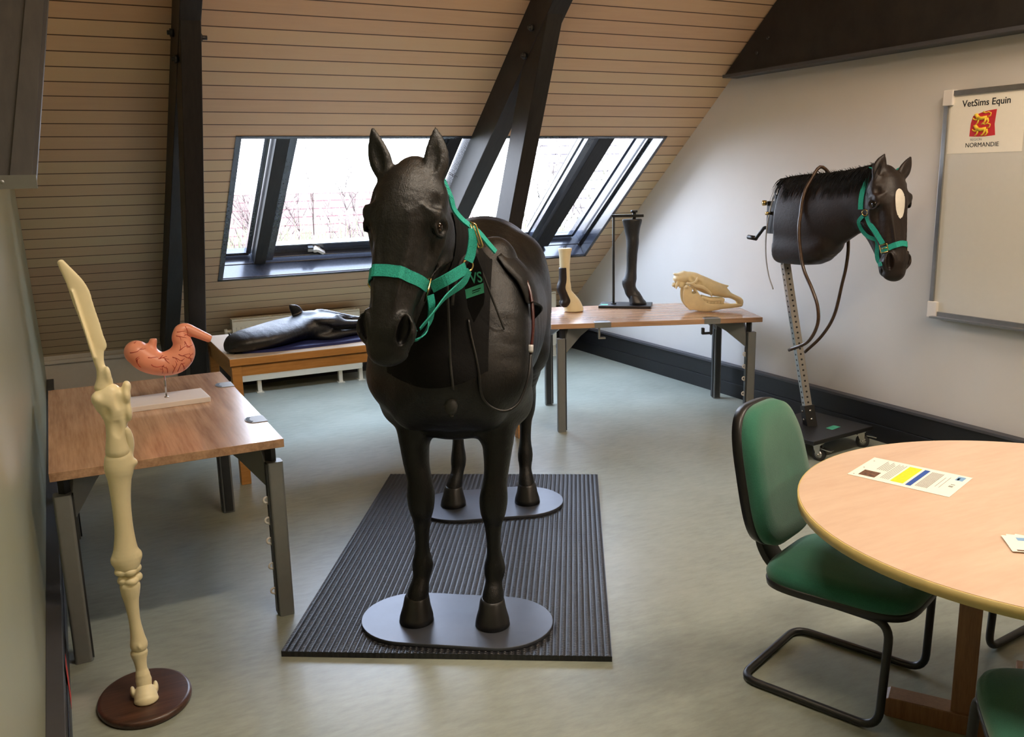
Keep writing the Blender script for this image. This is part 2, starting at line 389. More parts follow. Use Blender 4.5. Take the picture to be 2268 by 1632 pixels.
    def halfcut(s, p, nrm):
        """remove everything on the +normal side of a plane"""
        p = np.array(p, float); nrm = np.array(nrm, float); nrm /= np.linalg.norm(nrm)
        X, Y, Z = (s.lo[i] + np.arange(s.n[i]) * s.h for i in range(3))
        d = ((X[:, None, None] - p[0]) * nrm[0] + (Y[None, :, None] - p[1]) * nrm[1] + (Z[None, None, :] - p[2]) * nrm[2]).astype(np.float32)
        s.g = np.maximum(s.g, d)
    def mesh(s, name, mat, parent=None, smooth=2, X=None):
        g = s.g; ins = g < 0; nx, ny, nz = g.shape
        c = [ins[i:nx - 1 + i, j:ny - 1 + j, k:nz - 1 + k] for i in (0, 1) for j in (0, 1) for k in (0, 1)]
        allin = c[0].copy(); anyin = c[0].copy()
        for q in c[1:]: allin &= q; anyin |= q
        act = anyin & ~allin; I, J, K = np.nonzero(act); m = len(I); idx = np.full(act.shape, -1, np.int32); idx[I, J, K] = np.arange(m)
        acc = np.zeros((m, 3)); cnt = np.zeros(m)
        for (a, b) in [((0, 0, 0), (1, 0, 0)), ((0, 1, 0), (1, 1, 0)), ((0, 0, 1), (1, 0, 1)), ((0, 1, 1), (1, 1, 1)),
                       ((0, 0, 0), (0, 1, 0)), ((1, 0, 0), (1, 1, 0)), ((0, 0, 1), (0, 1, 1)), ((1, 0, 1), (1, 1, 1)),
                       ((0, 0, 0), (0, 0, 1)), ((1, 0, 0), (1, 0, 1)), ((0, 1, 0), (0, 1, 1)), ((1, 1, 0), (1, 1, 1))]:
            ga = g[I + a[0], J + a[1], K + a[2]]; gb = g[I + b[0], J + b[1], K + b[2]]; cr = (ga < 0) != (gb < 0)
            t = np.where(cr, ga / np.where(cr, ga - gb, 1), 0); A = np.array(a, float); B = np.array(b, float)
            acc += np.where(cr[:, None], A + (B - A) * t[:, None], 0); cnt += cr
        V = (np.stack([I, J, K], 1) + acc / cnt[:, None]) * s.h + s.lo
        F = []
        for ax in range(3):
            u, v = [(1, 2), (2, 0), (0, 1)][ax]
            sl0 = [slice(1, -1)] * 3; sl0[ax] = slice(0, -1); sl1 = list(sl0); sl1[ax] = slice(1, None)
            a = ins[tuple(sl0)]; b = ins[tuple(sl1)]; ed = np.nonzero(a != b)
            e = np.stack(ed, 1); e[:, u] += 1; e[:, v] += 1
            def cell(du, dv):
                q = e.copy(); q[:, u] -= du; q[:, v] -= dv; return idx[q[:, 0], q[:, 1], q[:, 2]]
            Q = np.stack([cell(1, 1), cell(0, 1), cell(0, 0), cell(1, 0)], 1); fl = ~a[ed]; Q[fl] = Q[fl][:, ::-1]; F.append(Q)
        F = np.concatenate(F); F = F[(F >= 0).all(1)]
        E = np.concatenate([F[:, [0, 1]], F[:, [1, 2]], F[:, [2, 3]], F[:, [3, 0]]]); E = np.concatenate([E, E[:, ::-1]])
        deg = np.bincount(E[:, 0], minlength=m)
        for it in range(smooth * 2):
            lam = 0.5 if it % 2 == 0 else -0.42
            S = np.stack([np.bincount(E[:, 0], V[E[:, 1], q], minlength=m) for q in range(3)], 1); V = V + lam * (S / np.maximum(deg, 1)[:, None] - V)
        if X is not None: V = V @ np.array(X.to_3x3()).T + np.array(X.translation)
        me = bpy.data.meshes.new(name); me.vertices.add(m); me.vertices.foreach_set('co', V.astype(np.float32).ravel())
        me.loops.add(len(F) * 4); me.loops.foreach_set('vertex_index', F.astype(np.int32).ravel()); me.polygons.add(len(F))
        me.polygons.foreach_set('loop_start', np.arange(0, len(F) * 4, 4, dtype=np.int32)); me.polygons.foreach_set('loop_total', np.full(len(F), 4, np.int32))
        me.update(calc_edges=True); me.polygons.foreach_set('use_smooth', np.ones(len(F), bool)); me.materials.append(mat); me.validate()
        o = bpy.data.objects.new(name, me); COL.objects.link(o)
        if parent: o.parent = parent
        return o
def bvh_of(o):
    me = o.data; return BVHTree.FromPolygons([v.co.copy() for v in me.vertices], [tuple(p.vertices) for p in me.polygons])
# ================================================================ THE ROOM
TAN = 0.824; CB = 1 / math.hypot(1, TAN); SB = TAN * CB; Z0 = 0.522 + TAN * 7.172
RO = Matrix(((1, 0, 0, 0), (0, CB, SB, 0), (0, -SB, CB, Z0), (0, 0, 0, 1)))   # roof frame: x, down the slope, outwards
XL, XR, YR = -0.165, 4.33, 2.6
def roofz(y): return Z0 - TAN * y
def S_(y): return y / CB
WX0, WX1, WS0, WS1 = 1.017, 4.115, S_(5.53), S_(6.687)

b = MB(); b.box((-0.4, -2.4, -0.1), (4.6, 7.6, 0)); st(b.build('floor', M['floor']))
b = MB()
for (x0, x1, s0, s1) in ((-0.35, WX0, S_(YR), S_(7.5)), (WX1, 4.55, S_(YR), S_(7.5)), (WX0, WX1, S_(YR), WS0), (WX0, WX1, WS1, S_(7.5))):
    b.box((x0, s0, 0), (x1, s1, 0.05), 0, RO)
# the other side of the roof, behind the camera
MR = Matrix.Translation((0, 2 * YR, 0)) @ Matrix.Scale(-1, 4, (0, 1, 0)) @ RO
b.box((-0.35, S_(YR), 0), (4.55, S_(7.5), 0.05), 0, MR)
st(b.build('ceiling', M['planks']))
def gable(x0, x1):
    m = MB(); zk = roofz(7.42)
    m.prism([(-2.25, -0.05), (7.45, -0.05), (7.45, zk + 0.03), (YR, roofz(YR) + 0.03), (-2.25, zk + 0.03)], x0, x1, 'x'); return m
st(gable(XL - 0.12, XL).build('wall_left', M['wall_l']))
st(gable(XR, XR + 0.12).build('wall_right', M['wall']))
b = MB(); b.box((XL - 0.1, 7.34, -0.02), (XR + 0.1, 7.46, 0.40)); st(b.build('wall_back', M['knee']))
b = MB(); b.box((XL - 0.1, -2.26, -0.02), (XR + 0.1, -2.16, 0.42)); st(b.build('wall_front', M['knee']))
def board(name, p0, p1, mi=None):
    pass
m = MB()   # right baseboard: box, cap, joint line
m.box((4.282, -2.1, 0), (XR, 7.30, 0.10)); m.box((4.286, -2.1, 0.104), (XR, 7.30, 0.215)); m.box((4.278, -2.1, 0.215), (XR, 7.30, 0.232), 1)
m.box((4.290, -2.1, 0.09), (XR, 7.30, 0.12))
st(m.build('baseboard_right', [M['black_trim'], M['grey_trim']], bevel=0.002))
m = MB(); m.box((XL, -2.1, 0), (-0.118, 7.30, 0.10)); m.box((XL, -2.1, 0.104), (-0.122, 7.30, 0.205)); m.box((XL, -2.1, 0.205), (-0.118, 7.30, 0.22), 1)
m.box((XL, -2.1, 0.09), (-0.126, 7.3, 0.12))
st(m.build('baseboard_left', [M['black_trim'], M['grey_trim']], bevel=0.002))
m = MB(); m.box((0.75, 7.30, 0), (XR, 7.345, 0.40)); st(m.build('baseboard_back', M['black_trim']))
m = MB(); m.box((XL, 7.315, 0.325), (0.75, 7.345, 0.352)); st(m.build('trim_1', M['knee']))
m = MB(); m.box((-0.117, 2.86, 0.015), (-0.1165, 2.95, 0.16)); tag(m.build('tape_strip', M['red']), 'short red strip of tape on the left black baseboard', 'tape')

# ---- roof window band
def RB(mb, a0, a1, s0, s1, c0, c1, mi=0): mb.box((a0, s0, c0), (a1, s1, c1), mi, RO)
win = bpy.data.objects.new('window_1', None); COL.objects.link(win); win.location = (0, 0, 0); st(win)
m = MB()
RB(m, WX0, WX0 + 0.034, WS0, WS1, -0.006, 0.26); RB(m, WX1 - 0.026, WX1, WS0, WS1, -0.006, 0.26)
RB(m, WX0, WX1, WS0, WS0 + 0.02, -0.006, 0.26); RB(m, WX0, WX1, WS1 - 0.018, WS1, -0.006, 0.26)
RB(m, WX1 - 0.05, WX1 - 0.02, WS0, WS1 - 0.02, 0.1, 0.115)
m.build('window_lining', M['frame'], win)
m = MB(); RB(m, WX0 + 0.034, WX1 - 0.026, WS1 - 0.024, WS1 - 0.0175, 0.0, 0.2); RB(m, WX0 + 0.034, WX1 - 0.026, WS1 - 0.030, WS1 - 0.018, 0.11, 0.2)
m.build('window_sill', M['frame'], win, bevel=0.002)
for (a0, a1) in ((1.285, 1.368), (2.44, 2.53), (3.62, 3.752)):
    m = MB(); RB(m, a0, a1, WS0 + 0.0, WS1 - 0.05, 0.085, 0.3); m.build('mullion_rafter', M['timber'], win, bevel=0.003)
def fixed(a0, a1):
    s0, s1 = WS0 + 0.02, WS1 - 0.055
    m = MB()
    RB(m, a1 - 0.022, a1, s0, s1, 0.17, 0.215); RB(m, a0, a0 + 0.012, s0, s1, 0.17, 0.215); RB(m, a0, a1, s1 - 0.03, s1, 0.17, 0.215); RB(m, a0, a1, s0, s0 + 0.015, 0.17, 0.215)
    f = m.build('window_frame', M['frame'], win)
    m = MB(); RB(m, a1 - 0.002, a1 + 0.016, s0, s1, 0.18, 0.2); RB(m, a0, a1, s1, s1 + 0.016, 0.18, 0.2); m.build('metal_bead', M['alu'], f)
    m = MB(); RB(m, a0 + 0.012, a1 - 0.022, s0 + 0.015, s1 - 0.03, 0.195, 0.2); m.build('pane', M['glass'], f)
fixed(1.051, 1.262); fixed(3.765, 4.03)
def sash(a0, a1, latch=None):
    s0, s1 = WS0 + 0.02, WS1 - 0.07
    m = MB()
    for (q0, q1, r0, r1, c0, c1) in ((a0, a0 + 0.05, s0, s1, 0.10, 0.19), (a1 - 0.06, a1, s0, s1, 0.10, 0.19), (a0, a1, s0, s0 + 0.025, 0.10, 0.19)): RB(m, q0, q1, r0, r1, c0, c1)
    f = m.build('window_sash', M['frame'], win, bevel=0.003)
    m = MB(); RB(m, a0 + 0.02, a1 - 0.02, s1 - 0.012, s1, 0.12, 0.19); RB(m, a0 + 0.03, a1 - 0.05, s1 - 0.1, s1 - 0.012, 0.15, 0.19)
    m.build('bottom_rail', M['frame'], f, bevel=0.003)
    m = MB(); RB(m, a0 + 0.05, a1 - 0.06, s1 - 0.112, s1 - 0.1, 0.15, 0.185); RB(m, a1 - 0.072, a1 - 0.06, s0, s1 - 0.1, 0.15, 0.185); m.build('metal_bead', M['alu'], f)
    m = MB(); RB(m, a0 + 0.05, a1 - 0.072, s0 + 0.025, s1 - 0.112, 0.175, 0.18); m.build('pane', M['glass'], f)
    if latch:
        m = MB(); X = RO @ Matrix.Translation((latch, s1 - 0.05, 0.15)) @ Matrix.Rotation(R_(0), 4, 'Z')
        m.prism([(-0.045, 0.03), (-0.05, 0.0), (-0.02, -0.03), (0.03, -0.028), (0.05, 0.0), (0.045, 0.03)][::-1], -0.008, 0, 'z', 0, X)
        X2 = X @ Matrix.Rotation(R_(38), 4, 'Z'); m.box((-0.03, -0.035, -0.035), (0.075, -0.01, -0.008), 0, X2); m.cyl((0, -0.02, -0.04), (0, -0.02, 0), 0.02, 14, 0, X=X)
        m.box((-0.06, -0.05, -0.03), (-0.02, -0.035, -0.005), 1, X)
        m.build('latch', [M['white_plastic'], M['black_metal']], f, bevel=0.002)
sash(1.372, 2.436, 1.735); sash(2.60, 3.60)

# ---- trusses
def truss(x0, x1, sl_end, f0, label, bolts):
    t = thing('roof_truss', label, 'roof beam', (0.5 * (x0 + x1), 5.5, 0)); T = Matrix.Translation((-0.5 * (x0 + x1), -5.5, 0))
    m = MB(); m.box((x0, S_(4.0), -0.2), (x1, sl_end, 0.0), 0, T @ RO); m.build('rafter', M['timber'], t, bevel=0.004)
    (ya, za), (yb, zb) = f0; k = (yb - ya) / (zb - za); y_ = lambda z: ya + k * (z - za)
    m = MB(); zt = 2.75; w = 0.2
    m.prism([(y_(0), 0), (y_(0) + w, 0), (y_(zt) + w, zt), (y_(zt), zt)], x0 + 0.004, x1 - 0.016 if x1 - x0 > 0.11 else x1, 'x', 0, T); m.build('strut', M['timber'], t, bevel=0.004)
    for (y, z, side) in bolts:
        m = MB(); xa = x0 - 0.03 if side < 0 else x1 - 0.005; m.cyl((xa, y, z), (xa + 0.035, y, z), 0.011, 10, X=T); m.cyl((xa + (0.012 if side < 0 else 0), y, z), (xa + (0.03 if side < 0 else 0.012), y, z), 0.02, 6, X=T)
        m.build('bolt', M['black_metal'], t)
    return t
truss(0.638, 0.738, S_(7.27), ((4.6, 2.42), (5.57, 0.5)), 'black timber truss standing left of the roof window', [(4.86, 2.33, -1), (4.80, 2.20, -1), (4.62, 2.46, 1), (4.70, 2.29, 1)])
truss(2.53, 2.65, S_(7.27), ((4.503, 2.449), (4.997, 1.378)), 'black timber truss crossing the middle of the roof window', [(4.66, 2.42, -1), (4.75, 2.28, -1)])
t = thing('knee_brace', 'black slanting beam end with grey steel plate at top left corner', 'roof beam', (-0.05, 2.0, 1.6))
def leanbox(x0, x1, y0, y1, lift):
    m = MB(); n_ = 8; rg = []
    for z in (lift, 1.1):
        dx = 0.17 * z; rg.append([(x0 + dx, y0 + z, z), (x1 + dx, y0 + z, z), (x1 + dx, y1 + z, z), (x0 + dx, y1 + z, z)])
    m.loft(rg, 0, None, False); return m
leanbox(-0.070, 0.030, 0.01, 0.2, 0.0).build('timber', M['timber'], t)
leanbox(-0.016, 0.022, -0.004, 0.012, 0.02).build('cover_board', M['timber'], t)
m = MB(); m.box((-0.074, -0.006, 0.0), (0.034, 0.02, 0.026)); m.cyl((-0.025, -0.014, 0.013), (-0.025, -0.01, 0.013), 0.004, 10)
m.build('steel_plate', M['grey_leg'], t)
# collar board above the right wall
zc = 2.238; m = MB()
m.prism([(-1.0, zc), (5.06, zc), (roofz(3.0) and (Z0 - 3.4) / TAN - 0.01, 3.4), (-1.0, 3.4)], 4.225, XR, 'x')
o = tag(m.build('collar_beam', M['timber'], bevel=0.004), 'wide black beam along the top of the white right wall', 'roof beam')
m = MB(); m.box((4.20, -1.0, zc - 0.004), (XR, 5.03, zc + 0.016)); m.build('edge_batten', M['grey_trim'], o)
for (y, z) in ((4.72, 2.36), (3.9, 2.62), (4.62, 2.44)):
    m = MB(); m.cyl((4.215, y, z), (4.23, y, z), 0.012, 8); m.build('bolt', M['black_metal'], o)

# ---- radiators
def radiator(x0, x1, label):
    t = thing('radiator', label, 'radiator', (x0, 6.95, 0), 0, 'white panel radiators below the roof window'); L = x1 - x0
    m = MB(); m.box((0, 0, 0.10), (L, 0.012, 0.575)); m.box((0.0, 0.075, 0.115), (L, 0.085, 0.56)); n = int(L / 0.033)
    for i in range(1, n): m.box((i * L / n - 0.011, -0.006, 0.15), (i * L / n + 0.011, 0.0, 0.53))
    m.build('panel', M['white_paint'], t, bevel=0.003)
    m = MB(); m.box((0, 0.0, 0.578), (L, 0.012, 0.592)); m.box((0, 0.075, 0.578), (L, 0.087, 0.592))
    for i in range(int(L / 0.014)): m.box((i * 0.014, 0.01, 0.58), (i * 0.014 + 0.005, 0.078, 0.588))
    m.build('top_grille', M['white_paint'], t)
    for xx in (-0.006, L): m = MB(); m.box((xx, -0.002, 0.115), (xx + 0.006, 0.09, 0.592)); m.build('side_cover', M['white_paint'], t)
    for fx in (0.15, L - 0.19, L - 0.02):
        m = MB(); m.box((fx, 0.02, 0.0), (fx + 0.03, 0.06, 0.14)); m.box((fx - 0.012, 0.0, 0.0), (fx + 0.042, 0.08, 0.006)); m.build('foot', M['white_paint'], t)
    m = MB(); m.cyl((-0.05, 0.04, 0.5), (0, 0.04, 0.5), 0.012); m.cyl((-0.06, 0.04, 0.5), (-0.04, 0.04, 0.5), 0.02, 12); m.build('valve', M['white_paint'], t)
radiator(1.14, 2.13, 'long white radiator behind the desk with the lying horse head')
radiator(2.95, 3.96, 'white radiator behind the horse and the hoof table')

# ================================================================ FURNITURE
def office_table(label, loc, rz, clipside, hooks):
    t = thing('office_table', label, 'table', loc, R_(rz), 'oak office tables on grey metal legs'); W, D = 1.35, 0.757
    m = MB(); m.box((-W / 2, -D / 2, 0.669), (W / 2, D / 2, 0.70)); m.build('tabletop', M['oak_x'] , t, bevel=0.0015)
    for sx in (-1, 1):
        for sy in (-1, 1):
            cx, cy = sx * (W / 2 - 0.062), sy * (D / 2 - 0.029)
            m = MB(); o = rrect(0.052, 0.056, 0.009, 4, cx, cy); m.prism(o, 0.0, 0.605, 'z')
            lg = m.build('leg', M['grey_leg'], t, bevel=0.001)
            m = MB(); m.box((cx - sx * 0.030 - 0.003, cy - 0.018, 0.01), (cx - sx * 0.030 + 0.003, cy + 0.018, 0.6)); m.box((cx - 0.016, cy - sy * 0.031 - 0.003, 0.01), (cx + 0.016, cy - sy * 0.031 + 0.003, 0.6), 0)
            m.build('channel', M['grey_dark'], lg)
            a = math.atan2(-sy * 0.75, -sx); X = Matrix.Translation((cx, cy, 0)) @ Matrix.Rotation(a, 4, 'Z')
            m = MB(); m.prism([(0.02, 0.50), (0.03, 0.60), (0.05, 0.668), (0.30, 0.668), (0.16, 0.60)][::-1], -0.018, 0.018, 'y', 0, X); m.build('bracket', M['grey_leg'], t, bevel=0.002)
            m = MB(); m.box((0.0, -0.012, 0.603), (0.03, 0.012, 0.67), 0, X @ Matrix.Shear('XZ', 4, (0.0, 0.0))); m.build('connector', M['black_metal'], t)
    m = MB(); m.box((-W / 2 + 0.25, -0.03, 0.63), (W / 2 - 0.25, 0.03, 0.669)); m.build('crossbar', M['grey_leg'], t)
    for gx in (-0.35, 0.35):
        m = MB(); o = [(gx - 0.052, -D / 2 - 0.002), (gx + 0.052, -D / 2 - 0.002)] + [(gx + 0.052 * math.cos(a), -D / 2 + 0.045 + 0.03 * math.sin(a)) for a in [math.pi * k / 10 for k in range(11)]]
        m.prism(o, 0.668, 0.7025, 'z'); g = m.build('cable_grommet', M['grey_leg'], t, bevel=0.001)
        m = MB(); pts = [(gx + 0.046 * math.cos(a), -D / 2 + 0.045 + 0.026 * math.sin(a)) for a in [math.pi * (0.15 + 0.7 * k / 10) for k in range(11)]]
        pts += [(gx + 0.034 * math.cos(a), -D / 2 + 0.043 + 0.014 * math.sin(a)) for a in [math.pi * (0.85 - 0.7 * k / 10) for k in range(11)]]
        m.prism(pts, 0.7025, 0.7035, 'z'); m.build('slot', M['ink'], g)
    if hooks:
        for gx, fl in ((-0.36, 1), (0.36, -1)):
            m = MB(); m.box((gx - 0.015, -D / 2 + 0.01, 0.60), (gx - 0.005, -D / 2 + 0.04, 0.669)); m.box((gx - 0.015, -D / 2 + 0.01, 0.595), (gx + 0.03 * fl + (0 if fl > 0 else -0.045), -D / 2 + 0.04, 0.604) if fl > 0 else (gx - 0.01, -D / 2 + 0.04, 0.604))
            if fl < 0: m.box((gx - 0.065, -D / 2 + 0.012, 0.60), (gx - 0.01, -D / 2 + 0.038, 0.612)); m.box((gx - 0.07, -D / 2 + 0.012, 0.60), (gx - 0.055, -D / 2 + 0.038, 0.64))
            m.build('cable_hook', M['grey_leg'] if fl > 0 else M['black_metal'], t)
    (lx, ly), (dx, dy) = clipside
    for z in (0.10, 0.20, 0.30, 0.38, 0.46):
        cx, cy = lx + dx * 0.038, ly + dy * 0.038; S = Vector((dx, dy, 0)); m = MB()
        pts = [(Vector((cx, cy, z)) + S * 0.011 * math.cos(a) + Vector((0, 0, 0.011 * math.sin(a)))) for a in [R_(-120 + 240 * k / 10) for k in range(11)]]
        pts.append(Vector((cx, cy, z - 0.018)) - S * 0.004); m.tube(pts, 0.004, 8); m.build('cable_clip', M['white_plastic'], t)
    return t
M['oak_x'] = wood('oak_laminate_long', (150, 114, 88), (194, 156, 124), 'X', 1.5, 0.25, 15, 0.35)
W2, D2 = 0.675 - 0.062, 0.757 / 2 - 0.029
office_table('oak-topped grey-legged table at left carrying the pink stomach model', (0.277, 3.81, 0), 90, ((-W2, -D2), (0, 1)), False)
office_table('oak-topped grey-legged table at back right carrying the animal skull', (3.468, 4.886, 0), -22.5, ((W2, -D2), (-1, 0)), True)

t = thing('desk', 'honey-coloured wooden desk with pale top under the lying black horse head', 'desk', (0.75, 4.776, 0))
m = MB(); m.box((0, 0, 0.66), (1.76, 0.84, 0.697)); m.build('edge_band', M['desk_wood'], t, bevel=0.001)
m = MB(); m.box((0.002, 0.002, 0.697), (1.758, 0.838, 0.70)); m.build('tabletop', M['desk_top'], t)
for (x, y) in ((0.008, 0.01), (1.70, 0.01), (0.008, 0.78), (1.70, 0.78)):
    m = MB(); m.box((x, y, 0), (x + 0.052, y + 0.052, 0.66)); m.build('leg', M['desk_wood_z'] if 'desk_wood_z' in M else M['desk_wood'], t, bevel=0.003)
m = MB(); m.box((0.06, 0.014, 0.6), (1.70, 0.034, 0.655)); m.box((0.06, 0.806, 0.585), (1.70, 0.826, 0.655)); m.box((0.014, 0.06, 0.585), (0.034, 0.78, 0.655)); m.box((1.726, 0.06, 0.585), (1.746, 0.78, 0.655))
m.build('apron', M['desk_wood'], t)

# round table
t = thing('round_table', 'pale round table with yellow edge band in the right foreground', 'table', (2.294, 1.353, 0))
m = MB(); m.prism(ell(0, 0, 0.655, 0.655, 96), 0.672, 0.699, 'z', 0, None, True); m.build('edge_band', M['round_edge'], t)
m = MB(); m.prism(ell(0, 0, 0.651, 0.651, 96), 0.699, 0.70, 'z'); m.build('tabletop', M['round_top'], t)
for k in range(4):
    a = math.atan2(0.31, -0.21) + k * math.pi / 2; X = Matrix.Rotation(a, 4, 'Z')
    m = MB(); m.box((0.145, -0.026, 0.03), (0.205, 0.026, 0.672), 0, X); m.build('leg', M['beech'], t, bevel=0.003)
    m = MB(); m.prism([(0.02, 0.0), (0.375, 0.0), (0.392, 0.02), (0.392, 0.045), (0.37, 0.062), (0.02, 0.062)], -0.036, 0.036, 'y', 0, X); m.build('foot', M['beech'], t, bevel=0.003)
    m = MB(); m.prism([(0.0, 0.57), (0.14, 0.59), (0.5, 0.64), (0.5, 0.672), (0.0, 0.672)], -0.02, 0.02, 'y', 0, X); m.build('support_arm', M['beech'], t, bevel=0.002)
m = MB(); m.box((-0.05, -0.05, 0.0), (0.05, 0.05, 0.06)); m.build('hub', M['beech'], t)

def rounded(path, r, n=5):
    P = [Vector(p) for p in path]; out = [P[0]]
    for i in range(1, len(P) - 1):
        a = (P[i - 1] - P[i]).normalized(); c = (P[i + 1] - P[i]).normalized(); p0 = P[i] + a * r; p1 = P[i] + c * r
        for k in range(n + 1):
            t_ = k / n; out.append(p0 * (1 - t_) ** 2 + P[i] * 2 * t_ * (1 - t_) + p1 * t_ * t_)
    out.append(P[-1]); return out
def superell(w, h, e, n, top=1.0):
    pts = []
    for k in range(n):
        a = 2 * math.pi * k / n; c, s_ = math.cos(a), math.sin(a)
        x = math.copysign(abs(c) ** (2 / e), c) * w / 2; y = math.copysign(abs(s_) ** (2 / e), s_) * h / 2
        f = 1 - (1 - top) * (y / h + 0.5); pts.append((x * f, y))
    return pts
def make_chair():
    t = thing('chair', '', 'chair', (0, 0, 0), 0, 'green cantilever chairs around the round table')
    path = [(-0.13, 0.17, 0.345), (0.225, 0.19, 0.345), (0.215, 0.205, 0.0135), (-0.22, 0.205, 0.0135), (-0.22, -0.205, 0.0135), (0.215, -0.205, 0.0135), (0.225, -0.19, 0.345), (-0.13, -0.17, 0.345)]
    m = MB(); m.tube(rounded(path, 0.06, 7), 0.0125, 12); m.build('tube_frame', M['black_metal'], t)
    o = superell(0.43, 0.46, 4.5, 56, 0.96)   # (y, x)
    def ring(sc, z): return [(y_ * sc + 0.045, x_ * sc, z) for x_, y_ in o]
    m = MB(); m.loft([ring(0.90, 0.336), ring(0.99, 0.345), ring(1.0, 0.362), ring(0.99, 0.368)]); m.build('seat_shell', M['black_metal'], t)
    m = MB(); m.loft([ring(0.95, 0.362), ring(0.99, 0.368), ring(1.0, 0.385), ring(0.97, 0.400), ring(0.9, 0.409), ring(0.7, 0.413), ring(0.3, 0.412)]); m.build('seat_cushion', M['green'], t)
    o2 = superell(0.40, 0.44, 3.4, 56, 0.86)
    def r2(sc, x): return [(x - 0.10 * (y_ * sc / 0.44) - 0.06 + 0.25 * (x_ * sc) ** 2, x_ * sc, 0.655 + y_ * sc) for x_, y_ in o2]
    m = MB(); m.loft([r2(0.86, -0.225), r2(0.99, -0.215), r2(1.01, -0.19), r2(1.0, -0.182)]); m.build('backrest_shell', M['black_metal'], t)
    m = MB(); m.loft([r2(0.97, -0.186), r2(1.0, -0.178), r2(0.985, -0.152), r2(0.90, -0.138), r2(0.7, -0.133), r2(0.3, -0.135)]); m.build('backrest_cushion', M['green'], t)
    m = MB(); pts = catmull([(-0.08, 0, 0.335), (-0.19, 0, 0.335), (-0.245, 0, 0.39), (-0.262, 0, 0.47), (-0.275, 0, 0.60)], 5)
    rings = []
    for i, p in enumerate(pts):
        q = pts[min(i + 1, len(pts) - 1)] - pts[max(i - 1, 0)]; q = q / np.linalg.norm(q); n_ = np.array([q[2], 0, -q[0]]); w = 0.045
        rings.append([tuple(p + n_ * 0.012 + np.array([0, w, 0])), tuple(p + n_ * 0.012 - np.array([0, w, 0])), tuple(p - n_ * 0.012 - np.array([0, w, 0])), tuple(p - n_ * 0.012 + np.array([0, w, 0]))])
    m.loft(rings, 0); m.build('back_support', M['black_metal'], t, bevel=0.003)
    return t
ch = make_chair()
for i, (x, y, ang, lab) in enumerate(((2.08, 1.87, math.degrees(math.atan2(-0.93, 0.36)), 'green upholstered cantilever chair with its backrest fully visible, behind the round table'),
                         (1.865, 0.955, 46, 'green upholstered chair at the bottom right corner, mostly out of the picture'),
                         (2.88, 1.55, 186, 'chair behind the pedestal of the round table, only its black tube leg showing'))):
    c = ch if i == 0 else copy_tree(ch)
    c.location = (x, y, 0); c.rotation_euler = (0, 0, R_(ang)); c['label'] = lab

# leaflet
def flat(mb, X, x0, y0, x1, y1, z, mi): mb.add([(x0, y0, z), (x1, y0, z), (x1, y1, z), (x0, y1, z)], [(0, 1, 2, 3)], mi, False, X)
O = Vector((2.058, 1.843, 0.7006)); ux = Vector((2.145, 1.557, 0.7006)) - O; uy = Vector((2.259, 1.916, 0.7006)) - O
ux.normalize(); uy.normalize(); Xl = Matrix((( ux.x, uy.x, 0, 0), (ux.y, uy.y, 0, 0), (0, 0, 1, 0), (0, 0, 0, 1)))
t = thing('leaflet', 'white printed leaflet with yellow and blue blocks lying on the round table', 'leaflet', O)
m = MB(); m.box((0, 0, 0), (0.297, 0.21, 0.0006), 0, Xl)
m.build('sheet', M['paper'], t)
m = MB(); z = 0.0008
# x runs along the long side, y across
flat(m, Xl, 0.025, 0.02, 0.075, 0.075, z, 4)                       # photo
for i in range(6): flat(m, Xl, 0.050 + i * 0.006, 0.10, 0.053 + i * 0.006, 0.195 - 0.012 * (i % 3), z, 1)
for i in range(5): flat(m, Xl, 0.088 + i * 0.0055, 0.03, 0.0905 + i * 0.0055, 0.19 - 0.01 * (i % 2), z, 1)
flat(m, Xl, 0.120, 0.025, 0.158, 0.19, z, 2); flat(m, Xl, 0.166, 0.02, 0.182, 0.19, z, 3)
for i in range(8): flat(m, Xl, 0.190 + i * 0.0045, 0.03, 0.193 + i * 0.0045, 0.185, z, 1)
flat(m, Xl, 0.236, 0.06, 0.238, 0.16, z, 1); flat(m, Xl, 0.247, 0.06, 0.249, 0.17, z, 1)
flat(m, Xl, 0.262, 0.155, 0.284, 0.195, z, 5); flat(m, Xl, 0.266, 0.160, 0.272, 0.18, z, 3)
for y_ in (0.085, 0.092, 0.108): flat(m, Xl, 0.266, y_, 0.278, y_ + 0.004, z, 0)
for (x_, y_) in ((0.012, 0.012), (0.012, 0.17), (0.012, 0.09)): flat(m, Xl, x_, y_, x_ + 0.004, y_ + 0.008, z, 1)
m.build('print', [M['ink'], M['ink_grey'], M['ink_yellow'], M['ink_blue'], M['ink_photo'], M['ink_light']], t)
for i, (ang, dz) in enumerate(((-64, 0), (-50, 0.0015), (-41, 0.003))):
    t = thing('leaflet', ('lowest sheet of the small paper fan at the right picture edge', 'middle sheet of the small paper fan at the right picture edge', 'top sheet of the small paper fan at the right picture edge')[i], 'leaflet', (1.968 - 0.01 * i, 1.262 - 0.012 * i, 0.7006 + dz), R_(ang), 'fanned leaflets on the round table')
    m = MB(); m.box((0, 0, 0), (0.21, 0.10, 0.0008)); m.build('sheet', M['paper'], t)
    m = MB(); flat(m, None, 0.012, 0.004, 0.06, 0.012, 0.001, 0); flat(m, None, 0.03, 0.07, 0.2, 0.09, 0.001, 1); flat(m, None, 0.1, 0.02, 0.16, 0.024, 0.001, 0); m.build('print', [M['ink_photo'], M['ink_light']], t)

